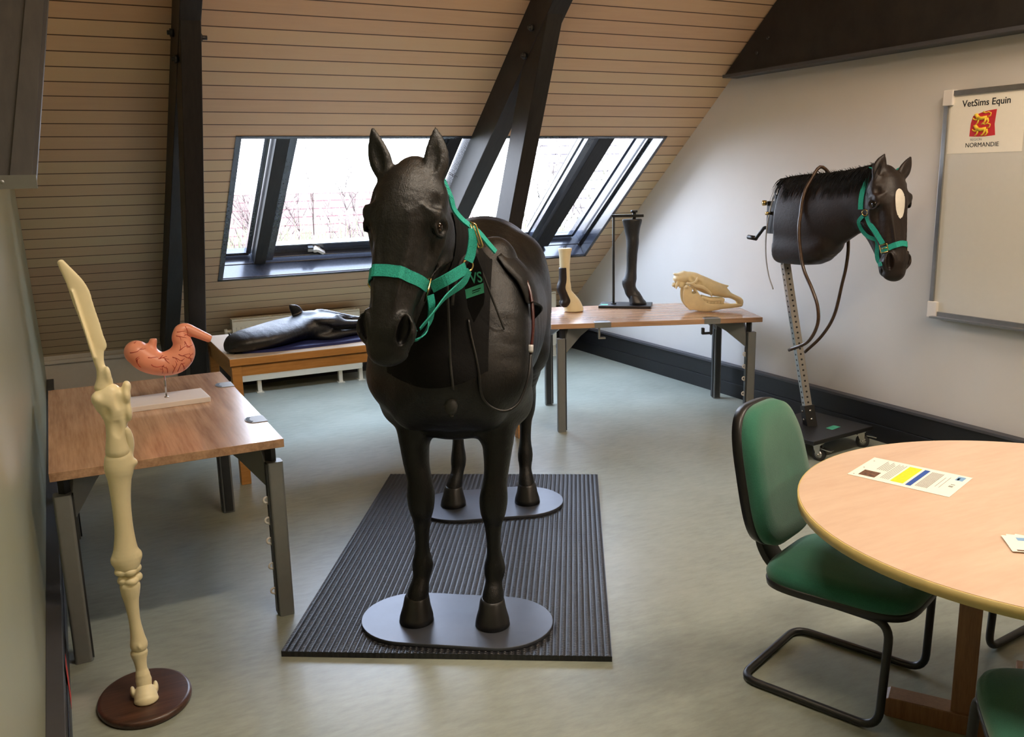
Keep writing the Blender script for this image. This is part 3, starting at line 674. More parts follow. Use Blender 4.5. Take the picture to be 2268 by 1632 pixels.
# whiteboard
t = thing('whiteboard', 'large whiteboard in aluminium frame on the right wall', 'whiteboard', (XR, 3.34, 0.82))
m = MB(); m.box((-0.03, -2.0, 0), (-0.0, 0, 1.16)); m.build('panel', M['board'], t)
m = MB(); m.box((-0.04, -2.0, 1.15), (0, 0.0, 1.175)); m.box((-0.04, -2.0, -0.02), (0, 0.0, 0.006)); m.box((-0.04, -0.022, -0.02), (0, 0.004, 1.175)); m.build('frame', M['alu'], t, bevel=0.002)
for z0, z1 in ((1.10, 1.18), (-0.03, 0.06)): m = MB(); m.box((-0.046, -0.05, z0), (0, 0.01, z1)); m.build('corner_cap', M['white_plastic'], t, bevel=0.004)
m = MB(); m.box((-0.075, -2.0, -0.028), (-0.03, -0.03, -0.018)); m.build('pen_tray', M['alu'], t)
def text_obj(txt, size, X, mat, parent, extr=0.0004, name='lettering', bold=False):
    cu = bpy.data.curves.new('txt', 'FONT'); cu.body = txt; cu.size = size; cu.extrude = extr; cu.align_x = 'CENTER'; cu.resolution_u = 3
    if bold: cu.offset = size * 0.012
    o = bpy.data.objects.new('txt', cu); COL.objects.link(o); dg = bpy.context.evaluated_depsgraph_get(); dg.update()
    me = bpy.data.meshes.new_from_object(o.evaluated_get(dg)); bpy.data.objects.remove(o); me.transform(X); me.materials.clear(); me.materials.append(mat); me.name = name
    ob = bpy.data.objects.new(name, me); COL.objects.link(ob); ob.parent = parent; return ob
t = thing('sign_sheet', 'white sheet with title lettering and red lion flag taped on whiteboard', 'sign', (XR - 0.0305, 3.31, 1.672))
# sheet local: u to the right as seen = -Y, v up
XS = Matrix(((0, 0, -1, 0), (-1, 0, 0, 0), (0, 1, 0, 0), (0, 0, 0, 1)))
m = MB(); m.box((0, 0, 0), (0.42, 0.29, 0.0006), 0, XS); m.build('sheet', M['paper'], t)
text_obj('VetSims Equin', 0.047, XS @ Matrix.Translation((0.205, 0.236, 0.001)), M['ink'], t, bold=True)
text_obj('NORMANDIE', 0.032, XS @ Matrix.Translation((0.20, 0.03, 0.001)), M['ink'], t)
text_obj('REGION', 0.018, XS @ Matrix.Translation((0.165, 0.062, 0.001)), M['ink_grey'], t)
m = MB(); fl = [(0.125, 0.083)]
fl = [(0.125, 0.085)] + [(0.125 + 0.145 * k / 8, 0.085 - 0.004 * math.sin(math.pi * k / 8)) for k in range(1, 9)] + [(0.262, 0.14), (0.268, 0.212)] + [(0.268 - 0.130 * k / 8, 0.212 - 0.026 * k / 8 + 0.006 * math.sin(math.pi * k / 8)) for k in range(1, 9)] + [(0.128, 0.15)]
m.prism(fl, 0.0008, 0.0012, 'z', 0, XS); fo = m.build('flag', M['ink_red'], t)
def lion(ox, oy, s):
    m = MB(); A = lambda pts: [(ox + x * s, oy + y * s) for x, y in pts]
    def tb(pts, r): m.tube([(XS @ Vector((ox + x * s, oy + y * s, 0.0014))) for x, y in pts], [q * s for q in r], 8)
    tb([(0.25, 0.42), (0.45, 0.40), (0.72, 0.44)], [0.09, 0.085, 0.08])                       # body
    tb([(0.25, 0.44), (0.15, 0.56), (0.12, 0.62)], [0.10, 0.09, 0.08])                        # neck and head
    tb([(0.12, 0.6), (0.03, 0.58)], [0.05, 0.03])
    tb([(0.24, 0.38), (0.12, 0.34), (0.02, 0.38), (-0.02, 0.44)], [0.05, 0.04, 0.035, 0.03])  # raised paw
    tb([(0.30, 0.36), (0.24, 0.2), (0.14, 0.12)], [0.05, 0.04, 0.035])
    tb([(0.70, 0.40), (0.62, 0.24), (0.54, 0.14), (0.44, 0.12)], [0.07, 0.05, 0.035, 0.03])
    tb([(0.74, 0.40), (0.80, 0.24), (0.74, 0.14), (0.66, 0.12)], [0.06, 0.045, 0.035, 0.03])
    tb([(0.78, 0.46), (0.9, 0.5), (0.92, 0.62), (0.78, 0.68), (0.62, 0.64), (0.5, 0.7)], [0.035, 0.03, 0.028, 0.028, 0.03, 0.045])
    return m.build('lion_emblem', M['ink_gold'], fo)
lion(0.142, 0.130, 0.105); lion(0.142, 0.074, 0.105)
# ================================================================ HORSES
class Fr:
    """head frame: s along the face from poll to lips, y to the animal's left, z out of the forehead"""
    def __init__(s, O, yaw, pitch, k=1.0, roll=0.0, kx=1.0, ky=1.0, lean=0.0):
        u = np.array([math.cos(yaw), math.sin(yaw), 0]); s.d = math.cos(pitch) * u - math.sin(pitch) * np.array([0, 0, 1.])
        s.n = math.sin(pitch) * u + math.cos(pitch) * np.array([0, 0, 1.]); s.l = np.cross(s.n, s.d); s.O = np.array(O, float); s.k = k; s.kx = k * kx; s.ky = k * ky
        if lean:
            c, q = math.cos(lean), math.sin(lean); l, d = s.l, s.d; s.d = c * d - q * l; s.l = c * l + q * d
        if roll:
            c, q = math.cos(roll), math.sin(roll); l, n = s.l, s.n; s.l = c * l + q * n; s.n = c * n - q * l
    def P(s, a, y, z): return s.O + s.kx * a * s.d + s.ky * y * s.l + s.k * z * s.n
    def V(s, a, y, z): v = a * s.d + y * s.l + z * s.n; return v / np.linalg.norm(v)
    def M4(s):
        m = Matrix.Identity(4)
        for i in range(3): m[i][0] = s.d[i]; m[i][1] = s.l[i]; m[i][2] = s.n[i]; m[i][3] = s.O[i]
        return m
def sculpt_head(S, F, ears=((0.02, 0.1), (0.02, 0.1)), ear_len=0.15, eyes=True):
    k = F.k
    def ch(pts, kk=0.02, op='add', n=3): S.chain([list(F.P(*p[:3])) + [p[3] * F.ky, p[4] * k] for p in pts], F.l, kk, op, n)
    def el(c, r, kk=0.02, op='add', W=(1, 0, 0)):      # radii (lateral, normal, along)
        S.ell(F.P(*c), [r[0] * F.ky, r[1] * k, r[2] * F.kx], F.l, F.V(*W), kk, op)
    # cranium, forehead, nasal bones to muzzle (centre line)
    ch([(0.01, 0, -0.075, 0.058, 0.07), (0.07, 0, -0.066, 0.084, 0.085), (0.145, 0, -0.066, 0.095, 0.092), (0.225, 0, -0.074, 0.089, 0.086), (0.33, 0, -0.078, 0.071, 0.070),
        (0.43, 0, -0.078, 0.056, 0.058), (0.52, 0, -0.082, 0.054, 0.056), (0.578, 0, -0.092, 0.050, 0.050)], 0.02)
    ch([(0.20, 0, -0.02, 0.05, 0.03), (0.33, 0, -0.03, 0.034, 0.024), (0.45, 0, -0.036, 0.027, 0.02), (0.53, 0, -0.045, 0.024, 0.018)], 0.02)   # nasal bridge
    for s in (-1, 1):
        ch([(0.16, s * 0.030, 0.014, 0.008, 0.008), (0.24, s * 0.036, -0.003, 0.009, 0.009), (0.33, s * 0.032, -0.010, 0.009, 0.009), (0.43, s * 0.024, -0.020, 0.008, 0.008), (0.49, s * 0.022, -0.034, 0.005, 0.005)], 0.010)     # edge of the nasal bone
        ch([(0.36, s * 0.052, -0.125, 0.004, 0.004), (0.30, s * 0.064, -0.150, 0.005, 0.005), (0.25, s * 0.078, -0.175, 0.004, 0.004), (0.22, s * 0.080, -0.215, 0.003, 0.003)], 0.008)  # cheek vein
        ch([(0.128, s * 0.060, 0.006, 0.004, 0.004), (0.138, s * 0.072, -0.004, 0.004, 0.004), (0.136, s * 0.086, -0.024, 0.004, 0.004)], 0.010)      # brow wrinkle
        el((0.165, s * 0.050, -0.175), (0.036, 0.088, 0.098), 0.035)                         # cheek disc
        ch([(0.19, s * 0.040, -0.235, 0.022, 0.025), (0.30, s * 0.032, -0.205, 0.02, 0.026), (0.42, s * 0.026, -0.165, 0.018, 0.024), (0.53, s * 0.015, -0.15, 0.018, 0.02)], 0.03)  # jaw bar
        ch([(0.16, s * 0.092, -0.068, 0.014, 0.016), (0.22, s * 0.086, -0.092, 0.012, 0.012), (0.32, s * 0.062, -0.105, 0.010, 0.010), (0.41, s * 0.047, -0.108, 0.006, 0.006)], 0.02)  # facial crest
        el((0.150, s * 0.082, -0.026), (0.020, 0.020, 0.034), 0.022)                         # brow ridge
        el((0.08, s * 0.070, -0.06), (0.022, 0.035, 0.05), 0.03)                             # temple
        el((0.108, s * 0.084, -0.020), (0.005, 0.008, 0.016), 0.022, 'cut')                  # hollow above eye
        el((0.27, s * 0.074, -0.040), (0.008, 0.026, 0.055), 0.03, 'cut')                    # flat side of nose
        if eyes:
            el((0.178, s * 0.106, -0.046), (0.016, 0.018, 0.022), 0.006, 'cut')
            ch([(0.166, s * 0.104, -0.074, 0.006, 0.006), (0.153, s * 0.101, -0.058, 0.007, 0.007), (0.152, s * 0.095, -0.042, 0.007, 0.007), (0.165, s * 0.086, -0.022, 0.006, 0.006)], 0.006)      # upper lid
            ch([(0.188, s * 0.090, -0.022, 0.006, 0.006), (0.203, s * 0.094, -0.038, 0.006, 0.006), (0.203, s * 0.098, -0.056, 0.006, 0.006), (0.190, s * 0.101, -0.072, 0.005, 0.005)], 0.006)       # lower lid
            ch([(0.140, s * 0.098, -0.062, 0.004, 0.004), (0.138, s * 0.092, -0.040, 0.004, 0.004), (0.150, s * 0.082, -0.018, 0.004, 0.004)], 0.008)       # lid fold
        # nostrils
        el((0.525, s * 0.044, -0.074), (0.030, 0.034, 0.046), 0.018)
        ch([(0.480, s * 0.050, -0.050, 0.008, 0.008), (0.500, s * 0.064, -0.052, 0.007, 0.010), (0.535, s * 0.067, -0.066, 0.007, 0.010), (0.562, s * 0.056, -0.085, 0.008, 0.009)], 0.012)   # outer wing
        ch([(0.482, s * 0.046, -0.036, 0.009, 0.008), (0.510, s * 0.038, -0.032, 0.009, 0.008), (0.545, s * 0.030, -0.042, 0.009, 0.008), (0.568, s * 0.034, -0.064, 0.008, 0.008)], 0.012)   # inner wing
        ch([(0.492, s * 0.053, -0.042, 0.007, 0.012), (0.515, s * 0.053, -0.044, 0.013, 0.020), (0.540, s * 0.049, -0.052, 0.013, 0.020), (0.558, s * 0.043, -0.064, 0.008, 0.012)], 0.008, 'cut')
        ch([(0.535, s * 0.052, -0.118, 0.008, 0.010), (0.50, s * 0.050, -0.118, 0.006, 0.006)], 0.02)   # lip corner fold
    el((0.590, 0, -0.110), (0.048, 0.032, 0.030), 0.02)                                      # upper lip
    el((0.560, 0, -0.152), (0.038, 0.026, 0.040), 0.02)                                      # lower lip and chin
    el((0.520, 0, -0.160), (0.026, 0.022, 0.03), 0.02)
    ch([(0.615, 0, -0.137, 0.06, 0.0035), (0.565, 0, -0.134, 0.06, 0.0035), (0.515, 0, -0.128, 0.07, 0.003)], 0.006, 'cut')   # mouth line
    ch([(0.05, 0, -0.17, 0.05, 0.06), (0.14, 0, -0.18, 0.035, 0.06)], 0.03)                  # throat fill
    for s, (fs, out) in zip((-1, 1), ears):                                                  # ears
        b = F.P(0.028, s * 0.060, -0.040); D = F.V(-1.0 + 0, s * out, fs); sd = F.V(0.15, s * 1.0, -0.25); fw = np.cross(D, sd); fw /= np.linalg.norm(fw)
        if fw.dot(F.n) < 0: fw = -fw
        w = np.cross(fw, D)
        pts = []
        for t, rw, rt in ((-0.10, 0.024, 0.020), (0.12, 0.030, 0.020), (0.38, 0.037, 0.018), (0.62, 0.031, 0.014), (0.84, 0.018, 0.009), (1.0, 0.006, 0.005)):
            p = b + D * t * ear_len * k - w * 0.006 * math.sin(math.pi * max(t, 0)) * s; pts.append(list(p) + [rw * k, rt * k])
        S.chain(pts, w, 0.012)
        S.chain([list(b + D * t * ear_len * k + fw * 0.017 * k * q) + [rw * k, rt * k] for t, rw, rt, q in ((0.22, 0.012, 0.010, 1.25), (0.45, 0.018, 0.012, 1.1), (0.65, 0.013, 0.009, 1.0), (0.8, 0.005, 0.005, 0.9))], w, 0.006, 'cut')
def eyes(F, parent, mat, names='eye', r=0.0215):
    for s in (-1, 1):
        m = MB(); m.ball(tuple(F.P(0.178, s * 0.0845, -0.047)), r * F.k, 20, 14); m.build(names, mat, parent)
class Wrap:
    """pull strap points on to a sculpted surface by shooting at the head's axis"""
    def __init__(s, bvh, F): s.b = bvh; s.F = F
    def pt(s, a, y, z, off=0.003, c=(0.0, -0.09)):
        F = s.F; P = F.P(a, y * 3, c[1] + (z - c[1]) * 3); C = F.P(a, c[0], c[1]); d = C - P; d /= np.linalg.norm(d)
        h = s.b.ray_cast(Vector(P), Vector(d))
        if h[0] is None: return Vector(F.P(a, y, z)), Vector(-d)
        n = h[1] if h[1].dot(Vector(-d)) > 0 else -h[1]; return h[0] + n * off, (n * 0.5 + Vector(-d)).normalized()
    def path(s, pts, off=0.003, dens=0.012, close=False):
        P, N = [], []
        L = list(pts) + ([pts[0]] if close else [])
        for p, q in zip(L[:-1], L[1:]):
            n = max(2, int(np.linalg.norm(np.array(p) - np.array(q)) / dens))
            for i in range(n):
                t = i / n; x = np.array(p) * (1 - t) + np.array(q) * t; a, b = s.pt(*x, off=off); P.append(a); N.append(b)
        if not close: a, b = s.pt(*L[-1], off=off); P.append(a); N.append(b)
        def sm(A, it=4):
            for _ in range(it):
                B = [v.copy() for v in A]
                for i in range(len(A)):
                    if close: B[i] = (A[i - 1] + A[i] * 2 + A[(i + 1) % len(A)]) / 4
                    elif 0 < i < len(A) - 1: B[i] = (A[i - 1] + A[i] * 2 + A[i + 1]) / 4
                A = B
            return A
        P = sm(P, 2); Q = []
        for p in P:
            h = s.b.find_nearest(p); Q.append(h[0] + h[1] * off if (p - h[0]).dot(h[1]) < off else p)
        return Q, [n.normalized() for n in sm(N, 6)]
def ring_part(t, p, n, dv, mat, r, square=False, nm='ring'):
    p, n, dv = Vector(p), Vector(n).normalized(), Vector(dv); q = n.cross(dv).normalized(); dv = q.cross(n).normalized(); m = MB()
    if square:
        m.tube(rounded([p + dv * r + q * r, p - dv * r + q * r, p - dv * r - q * r, p + dv * r - q * r, p + dv * r + q * r * 0.9], 0.005, 3), 0.0028, 8); m.cyl(p + q * r, p - q * r, 0.0024, 8)
    else: m.tube([p + (dv * math.cos(x) + q * math.sin(x)) * r for x in [2 * math.pi * i / 20 for i in range(20)]], 0.0028, 8, close=True)
    return m.build(nm, mat, t)
def ribbon(t, pts, nors, w, nm, n=6):
    P = catmull(pts, n); N = catmull(nors, n); m = MB(); m.strap(P, N, w, 0.0035); return m.build(nm, M['teal'], t)
def halter(W, tag_label, ringmat, w=0.030, rs=0.345):
    """webbing headcollar lying on the head of W.F: nose band, cheek straps, crown, throat and chin straps"""
    F = W.F; t = thing('halter', tag_label, 'halter')
    def part(pts, nm, wid=w, o=0.004):
        P, N = W.path(pts, o); m = MB(); m.strap(P, N, wid, 0.0035); return m.build(nm, M['teal'], t)
    part([(rs, 0.075 * math.sin(a), -0.085 + 0.065 * math.cos(a)) for a in [R_(-112 + 224 * i / 22) for i in range(23)]], 'noseband')
    r2 = (0.155, 0.09, -0.165)
    for s in (-1, 1):
        part([(rs - 0.02, s * 0.062, -0.128), (0.25, s * 0.075, -0.150), (r2[0] + 0.02, s * 0.088, r2[2])], 'cheek_strap')
        part([(r2[0] - 0.02, s * 0.088, r2[2] + 0.01), (0.08, s * 0.085, -0.13), (0.02, s * 0.07, -0.10), (-0.02, s * 0.035, -0.06)], 'crown_strap')
        p, n = W.pt(rs, s * 0.062, -0.128, 0.008); ring_part(t, p, n, F.d, ringmat, 0.021, True)
        p, n = W.pt(r2[0], s * r2[1], r2[2], 0.008); ring_part(t, p, n, F.d, ringmat, 0.016)
        part([(r2[0], s * 0.088, r2[2] - 0.012), (0.165, s * 0.08, -0.22), (0.175, s * 0.045, -0.275)], 'throat_strap', w * 0.8, 0.006)
        ribbon(t, [F.P(rs + 0.005, s * 0.062, -0.15), F.P(rs + 0.01, s * 0.055, -0.19), F.P(rs + 0.01, s * 0.02, -0.235), F.P(rs + 0.01, 0, -0.24)], [F.V(0, s, 0), F.V(0, s, -0.4), F.V(0, s * 0.3, -1), F.V(0, 0, -1)], w * 0.9, 'chin_strap')
    ribbon(t, [F.P(0.175, 0, -0.29), F.P(0.24, 0, -0.285), F.P(0.31, 0, -0.262), F.P(rs, 0, -0.24)], [-F.n] * 4, w * 0.8, 'jaw_strap')
    return t
# ---------------------------------------------------------------- the full-size horse
HF = Vector((1.14, 2.78, 0)); FWv = Vector((-0.52, -0.854, 0)).normalized()
HX = Matrix.Translation(HF) @ Matrix(((FWv.x, -FWv.y, 0, 0), (FWv.y, FWv.x, 0, 0), (0, 0, 1, 0), (0, 0, 0, 1)))
horse = thing('horse_mannequin', 'life-size black horse model standing on a ribbed rubber mat', 'horse model', HF, math.atan2(FWv.y, FWv.x))
FH = Fr((0.450, -0.009, 1.636), R_(-13), R_(66), 1.0, R_(-2.5), 0.86, 1.16, R_(3.5))
S = SDF((-1.56, -0.36, 0.04), (0.80, 0.42, 1.84), 0.006)
c0 = 0.025
# trunk (centre z, half width, half height)
TR = [(0.13, 0.99, 0.15, 0.15), (0.02, 1.0, 0.215, 0.245), (-0.14, 1.03, 0.245, 0.315), (-0.34, 1.04, 0.27, 0.335), (-0.56, 1.02, 0.292, 0.335), (-0.78, 1.02, 0.30, 0.325), (-0.98, 1.065, 0.292, 0.332), (-1.16, 1.11, 0.285, 0.322), (-1.31, 1.10, 0.235, 0.275), (-1.40, 1.06, 0.16, 0.2)]
S.chain([(x, c0, z, hw, hh) for x, z, hw, hh in TR], (0, 1, 0), 0.03)
S.chain([(-0.05, c0, 1.28, 0.06, 0.10), (-0.22, c0, 1.33, 0.07, 0.10), (-0.42, c0, 1.32, 0.07, 0.07)], (0, 1, 0), 0.08)       # withers
# neck
S.chain([tuple(FH.P(0.05, 0, -0.12)) + (0.062, 0.095), (0.27, 0.012, 1.475, 0.070, 0.135), (0.15, 0.018, 1.37, 0.092, 0.18), (0.02, 0.025, 1.25, 0.135, 0.235), (-0.10, 0.025, 1.14, 0.185, 0.28)], (0, 1, 0), 0.06)
for s in (-1, 1):
    S.ell((0.06, c0 + s * 0.125, 0.93), (0.095, 0.13, 0.16), k=0.06)           # breast muscle
    S.chain([(-0.16, c0 + s * 0.16, 1.30, 0.07, 0.12), (-0.04, c0 + s * 0.20, 1.10, 0.075, 0.14), (0.05, c0 + s * 0.20, 0.96, 0.07, 0.10)], (0, 1, 0), 0.06)     # shoulder
    S.chain([(0.03, c0 + s * 0.20, 0.95, 0.07, 0.09), (-0.10, c0 + s * 0.205, 0.84, 0.07, 0.10)], (0, 1, 0), 0.05)      # arm
    S.chain([(-1.02, c0 + s * 0.19, 1.20, 0.10, 0.16), (-1.14, c0 + s * 0.20, 1.0, 0.105, 0.19), (-1.06, c0 + s * 0.215, 0.83, 0.085, 0.13)], (0, 1, 0), 0.06)  # thigh
    S.chain([(-1.34, c0 + s * 0.11, 1.12, 0.08, 0.12), (-1.33, c0 + s * 0.15, 0.95, 0.085, 0.11), (-1.22, c0 + s * 0.18, 0.78, 0.07, 0.10)], (0, 1, 0), 0.06)    # buttock
# legs: rows x, y, z, lateral radius, fore-aft radius
foreR = [(-0.08, -0.135, 0.86, 0.075, 0.105), (-0.07, -0.128, 0.74, 0.060, 0.082), (-0.05, -0.120, 0.62, 0.047, 0.058), (-0.035, -0.108, 0.555, 0.044, 0.048), (-0.03, -0.105, 0.500, 0.050, 0.050), (-0.03, -0.105, 0.455, 0.046, 0.048), (-0.04, -0.107, 0.405, 0.034, 0.036),
         (-0.045, -0.110, 0.33, 0.0255, 0.033), (-0.045, -0.112, 0.27, 0.028, 0.036), (-0.042, -0.112, 0.225, 0.0385, 0.043), (-0.025, -0.116, 0.18, 0.030, 0.034), (-0.005, -0.124, 0.14, 0.037, 0.044), (0.0, -0.128, 0.115, 0.040, 0.05)]
foreL = [(-0.06, 0.185, 0.86, 0.075, 0.105), (-0.05, 0.178, 0.74, 0.062, 0.082), (-0.03, 0.172, 0.62, 0.046, 0.058), (-0.015, 0.165, 0.55, 0.043, 0.048), (-0.008, 0.159, 0.495, 0.050, 0.05), (-0.008, 0.156, 0.45, 0.046, 0.048), (-0.018, 0.154, 0.40, 0.033, 0.036),
         (-0.02, 0.153, 0.33, 0.0255, 0.033), (-0.02, 0.155, 0.27, 0.028, 0.036), (-0.018, 0.155, 0.225, 0.0385, 0.043), (-0.002, 0.152, 0.18, 0.030, 0.034), (0.012, 0.150, 0.14, 0.037, 0.044), (0.018, 0.149, 0.115, 0.040, 0.05)]
hindL = [(-1.10, 0.225, 0.84, 0.09, 0.14), (-1.17, 0.215, 0.72, 0.066, 0.095), (-1.26, 0.205, 0.62, 0.046, 0.066), (-1.315, 0.200, 0.545, 0.046, 0.056), (-1.315, 0.197, 0.48, 0.043, 0.050), (-1.30, 0.193, 0.42, 0.031, 0.036), (-1.285, 0.191, 0.33, 0.028, 0.034),
         (-1.27, 0.190, 0.255, 0.0375, 0.043), (-1.245, 0.191, 0.195, 0.030, 0.034), (-1.225, 0.195, 0.145, 0.037, 0.044), (-1.215, 0.198, 0.115, 0.040, 0.05)]
hindR = [(-1.08, -0.165, 0.84, 0.09, 0.14), (-1.14, -0.155, 0.72, 0.066, 0.095), (-1.22, -0.148, 0.62, 0.046, 0.066), (-1.27, -0.143, 0.545, 0.046, 0.056), (-1.27, -0.140, 0.48, 0.043, 0.050), (-1.255, -0.139, 0.42, 0.031, 0.036), (-1.24, -0.139, 0.33, 0.028, 0.034),
         (-1.225, -0.138, 0.245, 0.038, 0.043), (-1.20, -0.142, 0.19, 0.031, 0.034), (-1.18, -0.152, 0.145, 0.037, 0.044), (-1.17, -0.158, 0.115, 0.040, 0.05)]
for L in (foreR, foreL, hindL, hindR): S.chain(L, (0, 1, 0), 0.028)
for s, L in ((-1, hindR), (1, hindL)): S.ell((L[3][0] - 0.045, L[3][1], 0.58), (0.02, 0.024, 0.035), k=0.02)      # point of hock
S.ell((-0.085, -0.108, 0.215), (0.02, 0.02, 0.02), k=0.02); S.ell((-0.062, 0.153, 0.215), (0.02, 0.02, 0.02), k=0.02)
S.ell((-0.07, c0, 0.74), (0.13, 0.10, 0.035), k=0.05)
S.halfcut((0, 0, 0.118), (0, 0, -1)) if False else None
sculpt_head(S, FH, ((0.25, 0.44), (0.14, -0.10)), 0.152)
hb = S.mesh('body', M['horse'], horse, 2)
bv = bvh_of(hb)
eyes(FH, horse, M['eye_amber'])
def hoof(x, y, yaw, parent, z0=0.036, k=1.0, h=0.088):
    rings = []; prof = [(0.0, 0.0625, 0.066, 0.012), (0.02, 0.060, 0.064, 0.008), (h * 0.6, 0.050, 0.056, 0.0), (h * 0.94, 0.0445, 0.051, -0.006), (h, 0.042, 0.049, -0.008), (h + 0.006, 0.036, 0.042, -0.008)]
    for z, rl, rf, dx in prof:
        r = []
        for q in range(28):
            a = 2 * math.pi * q / 28; c_, s_ = math.cos(a), math.sin(a); f = 0.82 if c_ < -0.6 else 1.0
            px, py = (dx + rf * c_ * f) * k, rl * s_ * k; r.append((x + px * math.cos(yaw) - py * math.sin(yaw), y + px * math.sin(yaw) + py * math.cos(yaw), z0 + z * k))
        rings.append(r)
    m = MB(); m.loft(rings); return m.build('hoof', M['hoof'], parent)
hoof(0.008, -0.131, -0.06, horse); hoof(0.028, 0.147, 0.05, horse); hoof(-1.205, 0.200, 0.05, horse); hoof(-1.16, -0.160, -0.05, horse)
# cloth bib over the neck front: shell taken from the body surface
def shell(o, test, off, name, mat, parent, fix=None):
    me = o.data; keep = [p for p in me.polygons if test(p.center)]; mp = {}; vs = []; fs = []
    for p in keep:
        f = []
        for vi in p.vertices:
            if vi not in mp:
                v = me.vertices[vi]; mp[vi] = len(vs); q = v.co + v.normal * off; vs.append(fix(tuple(q)) if fix else tuple(q))
            f.append(mp[vi])
        fs.append(f)
    m = MB(); m.add(vs, fs, 0, True); return m.build(name, mat, parent)
def biblow(y): yy = y - 0.0; return 0.962 + 1.3 * yy * yy
def bibtest(c):
    if c.x < -0.02 or c.z > 1.50: return False
    s_, y_, z_ = [(np.array(c) - FH.O).dot(a) for a in (FH.d, FH.l, FH.n)]
    if z_ > -0.285 and s_ > 0.02 and c.x > 0.24: return False
    return c.z > biblow(c.y) + 0.002 and abs(c.y - 0.01) < 0.165
def bibfix(v):
    x, y, z = v; lo = biblow(y)
    if z < lo + 0.005: z = lo
    if abs(y - 0.01) > 0.161: y = 0.01 + math.copysign(0.166, y - 0.01)
    return (x, y, z)
shell(hb, bibtest, 0.004, 'neck_cloth', M['bib'], horse, bibfix)
W = Wrap(bv, FH)
ht = thing('halter', 'turquoise webbing halter with brass rings on the black horse model', 'halter'); ht.matrix_world = HX
NS = 0.350
def wp(pts, nm, w, o=0.004):
    P, N = W.path(pts, o); m = MB(); m.strap(P, N, w, 0.0035); return m.build(nm, M['teal'], ht)
wp([(NS + 0.008 * abs(math.sin(a)), 0.075 * math.sin(a), -0.085 + 0.065 * math.cos(a)) for a in [R_(-110 + 220 * i / 24) for i in range(25)]], 'noseband', 0.034)
rings = {}
for s in (-1, 1):
    p, n = W.pt(NS + 0.012, s * 0.066, -0.118, 0.008); ring_part(ht, p, n, FH.d * 0.8 + FH.n * 0.5, M['brass'], 0.024, True); rings[s] = (p, n)
R1 = np.array(rings[1][0]); R2 = np.array([0.37, 0.142, 1.352]); sn = np.array([0.45, 0.87, 0.1])
R1r = np.array(rings[-1][0]); R2r = np.array([0.37, -0.115, 1.36])
ribbon(ht, [R1 + np.array([-0.012, 0.008, 0.004]), R1 * 0.5 + R2 * 0.5 + np.array([0.02, 0.006, 0.0]), R2 + np.array([0.012, -0.004, -0.006])], [sn] * 3, 0.034, 'cheek_strap')
ribbon(ht, [R1r + np.array([-0.012, -0.008, 0.0]), R1r * 0.5 + R2r * 0.5 + np.array([0.015, -0.01, 0.0]), R2r], [(0.45, -0.87, 0.1)] * 3, 0.034, 'cheek_strap')
ring_part(ht, R2, (0.8, 0.6, 0), (0, 0, 1), M['brass'], 0.017); ring_part(ht, R2r, (0.8, -0.6, 0), (0, 0, 1), M['brass'], 0.017)
ribbon(ht, [R2 + np.array([0, 0.004, -0.014]), (0.39, 0.130, 1.305), (0.45, 0.085, 1.270), (0.50, 0.050, 1.225), (0.52, 0.02, 1.19)], [(0.3, 0.9, 0), (0.4, 0.85, -0.2), (0.4, 0.6, -0.7), (0.3, 0.5, -0.8), (0.3, 0.3, -0.9)], 0.028, 'jaw_strap')
ribbon(ht, [R2r + np.array([0, 0, -0.014]), (0.38, -0.10, 1.29), (0.45, -0.04, 1.225), (0.52, 0.0, 1.185)], [(0.3, -0.9, 0), (0.4, -0.85, -0.2), (0.4, -0.4, -0.8), (0.3, 0, -0.9)], 0.028, 'jaw_strap')
ribbon(ht, [R1 + np.array([0.0, 0.006, -0.016]), R1 + np.array([-0.004, 0.008, -0.05]), R1 + np.array([-0.022, -0.004, -0.095]), (0.525, 0.02, 1.165), (0.525, -0.04, 1.155)], [(0.5, 0.85, 0), (0.5, 0.85, 0), (0.4, 0.8, -0.4), (0.3, 0.3, -0.9), (0.3, -0.3, -0.9)], 0.030, 'chin_strap')
ribbon(ht, [R1r + np.array([0.0, -0.002, -0.016]), R1r + np.array([-0.004, 0.0, -0.06]), R1r + np.array([-0.02, 0.02, -0.10]), (0.525, -0.05, 1.155)], [(0.5, -0.85, 0), (0.5, -0.85, 0), (0.4, -0.8, -0.4), (0.3, -0.3, -0.9)], 0.030, 'chin_strap')
m = MB()
crown = [R2 + np.array([0, 0.002, 0.012]), (0.362, 0.152, 1.388), (0.355, 0.158, 1.43), (0.35, 0.156, 1.458)]
P = catmull(crown, 6); m.strap(P, [(0.75, 0.65, 0.1)] * len(P), 0.030, 0.004)
P = catmull([(0.32, 0.070, 1.60), (0.33, 0.093, 1.548), (0.33, 0.101, 1.515), (0.325, 0.122, 1.485), (0.32, 0.147, 1.463), (0.31, 0.172, 1.442), (0.30, 0.198, 1.408), (0.295, 0.218, 1.384)], 5)
m.strap(P, [(0.30, 0.80, 0.5)] * len(P), 0.026, 0.0045); m.build('crown_strap', M['teal'], ht)
m = MB(); m.tube(rounded([(0.345, 0.150, 1.475), (0.35, 0.166, 1.470), (0.35, 0.186, 1.405), (0.345, 0.172, 1.400), (0.345, 0.150, 1.470)], 0.005, 3), 0.003, 8); m.cyl((0.345, 0.155, 1.475), (0.35, 0.177, 1.41), 0.0025, 8); m.build('buckle', M['brass'], ht)
